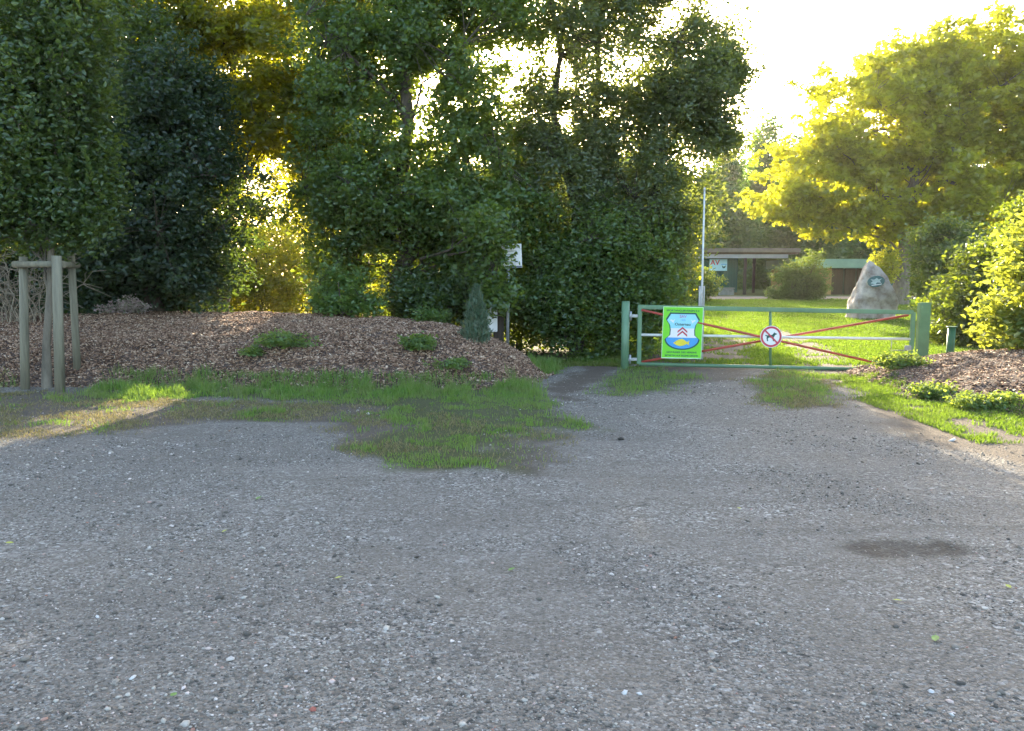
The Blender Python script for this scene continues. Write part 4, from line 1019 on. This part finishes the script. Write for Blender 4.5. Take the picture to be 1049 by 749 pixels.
# ------------------------------------------------------------------ sheds
def sheds():
    Y = 47.0; G = 0.6
    s = Y / F
    GRN = simple_mat('shed_green_cladding', (0.014, 0.095, 0.075), 0.6, var=0.2, scale=1.5)
    FAS = simple_mat('fascia_pale_green', (0.24, 0.42, 0.34), 0.6, var=0.15, scale=1.5)
    TAN = simple_mat('tan_timber_wall', (0.36, 0.26, 0.11), 0.8, var=0.25, scale=4)
    GREY = simple_mat('grey_beam', (0.40, 0.43, 0.47), 0.6, var=0.15, scale=2)
    BRN = simple_mat('brown_roof_edge', (0.12, 0.08, 0.06), 0.8, var=0.3, scale=2)
    PALE = simple_mat('pale_roof_trim', (0.22, 0.19, 0.16), 0.8, var=0.2, scale=2)
    root = empty('carport', (at(765, 300, Y).x, Y, G), 'open flat roofed carport with a dark green cabin and a blue club board', 'carport')
    o = Vector(root.location)
    def bx(m, u0, v0, u1, v1, y0, y1, bev=0.0):
        a = at(u0, v1, Y); b = at(u1, v0, Y)
        m.box(Vector(((a.x + b.x) / 2, (y0 + y1) / 2 + Y, (a.z + b.z) / 2)) - o, (b.x - a.x, y1 - y0, b.z - a.z), bevel=bev); return m
    bx(MB(), 700, 254.5, 818, 258.5, -0.4, 6.0).build('roof', PALE, root)
    bx(MB(), 701, 258.6, 817, 260.6, -0.3, 5.9).build('roof_edge', BRN, root)
    bx(MB(), 703, 260.7, 806, 264.6, -0.25, 0.0).build('front_beam', GREY, root)
    m = MB(); a = at(706, 299.5, Y); b = at(757, 264.7, Y)
    m.box(Vector(((a.x + b.x) / 2, Y + 2.0, (a.z + b.z) / 2)) - o, (b.x - a.x, 3.6, b.z - a.z))
    w = (b.x - a.x) / 18
    for k in range(18):
        m.box(Vector((a.x + (k + 0.5) * w, Y + 0.185, (a.z + b.z) / 2)) - o, (w * 0.5, 0.04, b.z - a.z - 0.02))
    m.build('cabin', GRN, root)
    for u, dy in ((762, -0.1), (800, 5.4), (712, 5.6), (779, 5.4)):
        a = at(u, 300, Y)
        m = MB(); m.box(Vector((a.x, Y + dy, (G + at(u, 261, Y).z) / 2)) - o, (0.15, 0.15, at(u, 261, Y).z - G + 0.1)); m.build('post', DARKW, root)
    # club board
    a, b = at(727, 277.5, Y), at(745.5, 265.5, Y)
    c = (a + b) / 2
    br = empty('club_board', (c.x, Y + 0.08, c.z), 'pale blue board with red and blue AV lettering on the dark green cabin', 'sign')
    m = MB(); m.box((0, 0, 0), (b.x - a.x, 0.02, b.z - a.z), bevel=0.003); m.build('panel', flat_mat('board_pale_blue', (0.42, 0.72, 0.86)), br)
    t = text_part('AV', 0.42, 'lettering', SRED, br, (-0.20, -0.012, 0.13), font_bold=True)
    plate('emblem', [(0.20, -0.02), (0.32, -0.10), (0.44, -0.02), (0.40, -0.16), (0.32, -0.2), (0.24, -0.16)], -0.012, SNAVY, br)
    plate('emblem_ribbon', [(0.16, 0.02), (0.48, 0.02), (0.46, 0.06), (0.18, 0.06)], -0.012, SBLUE, br)
    # second shed
    root2 = empty('shed', (at(860, 300, Y).x, Y, G), 'low shed with pale green fascia, tan wall and dark wide doors', 'shed')
    o = Vector(root2.location)
    bx(MB(), 812, 265.5, 925, 274.6, -0.5, 5.0).build('fascia_roof', FAS, root2)
    bx(MB(), 815, 274.8, 845, 309, 0.0, 4.6).build('wall', TAN, root2)
    bx(MB(), 845.05, 274.8, 852, 309, -0.05, 4.6).build('wall', TAN, root2)
    bx(MB(), 890, 274.8, 922, 309, 0.0, 4.6).build('wall', GRN, root2)
    for u0, u1 in ((852.2, 865), (865.2, 877.5), (877.7, 889.8)):
        m = MB(); bx(m, u0, 275, u1, 309, 0.12, 0.20)
        for k in range(4):
            uu = u0 + (u1 - u0) * (k + 0.5) / 4
            bx(m, uu - 1.2, 275.5, uu + 1.2, 308.5, 0.09, 0.118)
        m.build('door', DARKW, root2)
    # low things around: pale block by the cabin, bench like rail
    e = MB(); e.box((0, 0, 0.2), (0.8, 0.5, 0.4), bevel=0.05); e.box((0, 0, 0.43), (0.86, 0.56, 0.06), bevel=0.02)
    p = at(742, 300, 46); t = e.build('storage_box', simple_mat('pale_grey_plastic', (0.22, 0.25, 0.25), 0.6), None, (p.x, 45.6, 0.58)); tag(t, 'pale grey storage box in front of the dark green cabin', 'box')
sheds()
def pole():
    p = gpt(719, 312); Y = 15.6; x = at(719, 300, Y).x; G = sh(x, Y); zt = at(719, 195, Y).z; zm = at(719, 293, Y).z
    root = empty('flagpole', (x, Y, G), 'thin pale flagpole with a thicker grey foot beyond the gate', 'flagpole')
    m = MB(); m.tube([(0, 0, 0), (0, 0, zt - G)], [0.026, 0.017], 12); m.tube([(0, 0, zt - G), (0, 0, zt - G + 0.05)], [0.026, 0.016], 12); m.build('mast', simple_mat('mast_white', (0.66, 0.68, 0.68), 0.4), root)
    m = MB(); m.box((-0.045, 0, (zm - G) / 2), (0.035, 0.05, zm - G)); m.box((0.04, 0, (zm - G) / 2), (0.022, 0.05, zm - G)); m.build('foot_bracket', GALV, root)
pole()

# ------------------------------------------------------------------ signpost, board, conifer, marker
def signs():
    Y = 14.6; x = at(520, 350, Y).x; g = sh(x, Y)
    root = empty('signpost', (x, Y, g), 'grey metal signpost with a white notice half hidden by leaves beside the dwarf conifer', 'sign')
    m = MB(); m.tube([(0, 0, -0.3), (0.01, 0, at(520, 252, Y).z - g)], 0.028, 12); m.build('pole', GALV, root)
    a, b = at(514, 274.5, Y - 0.05), at(534.5, 250, Y - 0.05); c = (a + b) / 2
    w, h = b.x - a.x, b.z - a.z
    pc = Vector((c.x - x, -0.05, c.z - g))
    m = MB(); m.box(pc, (w, 0.012, h), rot=(0, R(-2), 0), bevel=0.002); pn = m.build('notice_panel', SWHITE, root)
    m = MB(); m.box(pc + Vector((0, -0.004, -h / 2 + 0.018)), (w, 0.012, 0.03), rot=(0, R(-2), 0)); m.build('notice_edge', simple_mat('notice_blue_grey', (0.16, 0.18, 0.26)), pn)
    m = MB()
    for k in range(5):
        wd = w * (0.78, 0.6, 0.7, 0.5, 0.66)[k]
        m.box(pc + Vector((-(w * 0.8 - wd) * 0.3, -0.0075, h * (0.34 - 0.14 * k))), (wd, 0.001, 0.013), rot=(0, R(-2), 0))
    m.build('notice_print', simple_mat('print_grey', (0.35, 0.37, 0.38)), pn)
    Y = 14.9; x = at(511, 350, Y).x; g = sh(x, Y)
    root = empty('board_post', (x, Y, g), 'dark wooden post with a small blank white board behind the dwarf conifer', 'sign')
    zt = at(511, 316, Y).z
    m = MB(); m.box((0, 0, (zt - g) / 2 - 0.1), (0.19, 0.16, zt - g + 0.2), bevel=0.02); m.build('post', DARKW, root)
    a, b = at(498, 340, Y - 0.12), at(509.5, 313, Y - 0.12); c = (a + b) / 2
    m = MB(); m.box((c.x - x, -0.12, c.z - g), (b.x - a.x, 0.05, b.z - a.z), bevel=0.008); m.build('board', SWHITE, root)
signs()
def conifer():
    rng = np.random.default_rng(90)
    Y = 12.9; x = at(488, 350, Y).x; g = sh(x, Y) - 0.03; zt = at(491, 293, Y).z; H = zt - g
    root = empty('dwarf_conifer', (x, Y, g), 'small narrow conifer growing from the right flank of the mound', 'conifer')
    n = 6500
    t = rng.uniform(0, 1, n) ** 0.8
    rad = (0.235 + 0.05 * np.sin(t * 40 + rng.uniform(0, 1, n))) * np.minimum(1, (t + 0.10) * 5) * (1 - t) ** 0.8 + 0.012
    a = rng.uniform(0, 6.28, n); rr = rad * rng.uniform(0.45, 1.2, n)
    C = np.stack([np.cos(a) * rr, np.sin(a) * rr, t * H], 1)
    d = np.stack([np.cos(a) * 0.35, np.sin(a) * 0.35, np.full(n, 1.0)], 1) + rng.normal(size=(n, 3)) * 0.38
    V, Fc = leaf_cloud(C, rng.uniform(0.04, 0.13, n), 0.12, rng, dirs=d)
    mesh_np('foliage', V, [Fc], CONI, root)
    m = MB(); m.tube([(0, 0, -0.1), (0, 0, H * 0.9)], [0.03, 0.005], 8); m.build('trunk', BARK, root)
conifer()
def marker():
    x, y = gp(597, 360); 
    m = MB(); m.tube([(0, 0, -0.05), (0, 0, 0.14)], 0.05, 16); m.tube([(0, 0, 0.14), (0, 0, 0.175)], [0.062, 0.05], 16); m.tube([(0.05, 0, 0.09), (0.10, 0, 0.09)], 0.02, 8)
    o = m.build('marker_post', REDP, None, (x, y, 0)); tag(o, 'short red marker stub in the grass beside the footpath', 'marker')
marker()

# ------------------------------------------------------------------ weeds and small plants
def weed(name, label, cat, u, v, blobs, lm, seed, clusters=40, per=24, leaf=0.05, W=0.6, sig=0.07, Yd=None, **kw):
    # stands where the pixel meets the mound surface
    r = ray(u, v); Yh = None
    for Y in np.arange(8, 20, 0.04):
        if CAMZ + r[2] * Y / r[1] <= sh(r[0] * Y / r[1], Y): Yh = Y; break
    Yh = Yd or Yh or 13.5
    x = at(u, v, Yh).x; g = sh(x, Yh)
    bl = [(x + a, Yh + b_, g + c, d, e, f) for a, b_, c, d, e, f in blobs]
    n0 = [((x, Yh, g - 0.02), (x + 0.02, Yh, g + blobs[0][2] + 0.02), 0.008)]
    return plant(name, label, cat, (x, Yh, g - 0.01), bl, clusters, per, leaf, W, lm, BARK, seed, stems=n0, limbs=6, twigs=0.3, sig=sig, gap=0.0, crown_name='leaves', trunk_name='stem', **kw)
weed('weed', 'green weed patch on the mound face below the small sapling', 'weed', 290, 355, [(0, 0, 0.08, 0.32, 0.4, 0.09), (-0.1, 0.3, 0.08, 0.25, 0.3, 0.1), (0.3, -0.1, 0.05, 0.25, 0.2, 0.06)], WEEDG, 201, 90)
weed('weed', 'green weed tuft on the front of the mound near its right end', 'weed', 430, 358, [(0, 0, 0.09, 0.22, 0.25, 0.1)], WEEDG, 202, 60)
weed('weed', 'low weed spray at the lower right of the mound', 'weed', 465, 377, [(0, 0, 0.04, 0.28, 0.2, 0.05)], WEEDG, 203, 36)
weed('weed', 'small weed left of the mound face patch', 'weed', 258, 364, [(0, 0, 0.04, 0.14, 0.14, 0.05)], WEEDG, 204, 22)
weed('weed', 'bright sunlit ground plant patch at the right frame edge below the bank', 'weed', 1012, 417, [(0, 0, 0.07, 0.36, 0.22, 0.08)], WEEDG, 205, 90)
weed('weed', 'bright sunlit ground plant patch in the verge left of the bank', 'weed', 958, 408, [(0, 0, 0.07, 0.22, 0.2, 0.08)], WEEDG, 206, 60)
weed('weed', 'yellow lit weeds at the foot of the latch post', 'weed', 922, 378, [(0, 0, 0.12, 0.35, 0.2, 0.12)], WEEDG, 207, 70)
weed('heather', 'pinkish dry heather plant on the mound crest left of centre', 'plant', 128, 321, [(0, 0, 0.06, 0.5, 0.2, 0.08), (0.1, 0, 0.14, 0.16, 0.15, 0.10)], HEATH, 208, 95, leaf=0.055, W=0.35)
weed('weed', 'small green plant on the mound crest beside the thick trunk', 'weed', 440, 318, [(0, 0, 0.12, 0.3, 0.2, 0.14)], WEEDG, 209, 50, Yd=14.2)

def dead_bush():
    rng = np.random.default_rng(55)
    Y = 14.0; x = at(12, 300, Y).x; g = sh(x, Y)
    root = empty('bare_bush', (x, Y, g), 'bare pale twigged bush behind the left stake', 'bush')
    paths, rad = [], []
    for k in range(45):
        a = np.array([rng.normal(0, 0.25), rng.normal(0, 0.15), 0.0])
        b = a + np.array([rng.normal(0, 0.65), rng.normal(0, 0.3), rng.uniform(0.5, 1.35)])
        p = curve_pts(a, b, rng.normal(0.25, 0.15), 7, rng, 0.1); paths.append(p); rad.append(np.linspace(0.011, 0.004, 7))
        for j in range(4):
            i = rng.integers(2, 6); c = p[i] + rng.normal(size=3) * [0.3, 0.15, 0.2]; c[2] = abs(c[2])
            paths.append(curve_pts(p[i], c, 0.05, 4, rng, 0.15)); rad.append(np.linspace(0.006, 0.003, 4))
    V, Fq = tubes_np(paths, rad, 4)
    mesh_np('twigs', V, [Fq], simple_mat('dry_twig', (0.30, 0.25, 0.18), 0.9, var=0.3), root)
dead_bush()

# single stones and fallen leaves one can point at
LEAFY = simple_mat('fallen_leaf_yellow', (0.42, 0.44, 0.08), 0.7, var=0.3, scale=30)
LEAFG = simple_mat('fallen_leaf_green', (0.14, 0.27, 0.05), 0.6, var=0.3, scale=30)
def fallen_leaf(u, v, L, mat, label, seed):
    rng = np.random.default_rng(seed); x, y = gp(u, v); z = sh(x, y) + 0.012
    a = rng.uniform(0, 6.28)
    V = []; out = [(-0.5, 0), (-0.3, 0.22), (0, 0.3), (0.3, 0.2), (0.5, 0), (0.3, -0.2), (0, -0.3), (-0.3, -0.22)]
    vs = [(0, 0, 0)] + [(p * L, q * L, 0.22 * abs(q) * L + 0.10 * L * p * p) for p, q in out]
    vs += [(-0.5 * L, 0.01 * L, 0.02 * L), (-0.8 * L, 0.05 * L, 0.06 * L), (-0.8 * L, 0.02 * L, 0.06 * L), (-0.5 * L, -0.02 * L, 0.02 * L)]
    o = mesh_np('fallen_leaf', vs, [np.array([[0, i, i % 8 + 1] for i in range(1, 9)]), np.array([[9, 10, 11, 12]])], mat)
    o.location = (x, y, z); o.rotation_euler = (0.15, 0.1, a); tag(o, label, 'leaf', 'fallen leaves on the gravel')
for i, (u, v, L, m, lb) in enumerate((
    (958, 657, 0.055, LEAFG, 'large green fallen leaf on the gravel at the lower right'),
    (919, 617, 0.045, LEAFY, 'yellow fallen leaf just above the large green one'),
    (1033, 603, 0.04, LEAFY, 'yellow green leaf lying near the right frame edge'),
    (178, 714, 0.035, LEAFG, 'small green leaf on the gravel at the lower left'),
    (347, 593, 0.045, LEAFY, 'yellow green leaf left of centre in the gravel'),
    (265, 512, 0.06, LEAFG, 'green leaf in the gravel below the green tuft'),
    (10, 557, 0.045, LEAFY, 'pale yellow leaf at the left frame edge'),
    (524, 585, 0.05, LEAFG, 'curled green leaf near the middle of the gravel'),
    (230, 546, 0.04, LEAFY, 'tan leaf left of centre in the middle gravel'),
    (757, 522, 0.05, LEAFY, 'yellowish leaf in front of the gate well out on the gravel'))):
    fallen_leaf(u, v, L, m, lb, 300 + i)
PSTONE = simple_mat('pale_stone', (0.62, 0.62, 0.62), 0.8, var=0.2, scale=20); RSTONE = simple_mat('red_brick_chip', (0.36, 0.12, 0.09), 0.9, var=0.3, scale=30)
rs = np.random.default_rng(400)
for i, (u, v, r_, m, lb) in enumerate((
    (136, 695, 0.020, PSTONE, 'white stone at the lower left of the gravel'),
    (320, 727, 0.018, RSTONE, 'red brick chip near the bottom frame edge'),
    (640, 711, 0.016, PSTONE, 'white stone near the bottom edge right of centre'),
    (975, 733, 0.016, PSTONE, 'white stone in the lower right corner'),
    (954, 709, 0.015, PSTONE, 'white stone just above the lower right corner stone'),
    (737, 613, 0.016, PSTONE, 'white pebble right of the middle of the gravel'),
    (655, 712, 0.014, PSTONE, 'smaller white stone beside the bottom edge one'),
    (100, 632, 0.015, PSTONE, 'white pebble at the left above the big white stone'),
    (975, 452, 0.045, PSTONE, 'pale stone lying in the sunlit verge'),
    (636, 450, 0.05, simple_mat('dark_clod', (0.05, 0.045, 0.04), 0.9), 'dark clod on the gravel between grass and gate'))):
    x, y = gp(u, v)
    o = stones('stone', np.array([0.0]), np.array([0.0]), np.array([r_]), rs, m, z=np.array([0.0])); o.location = (x, y, sh(x, y))
    tag(o, lb, 'stone', 'loose single stones on the gravel')
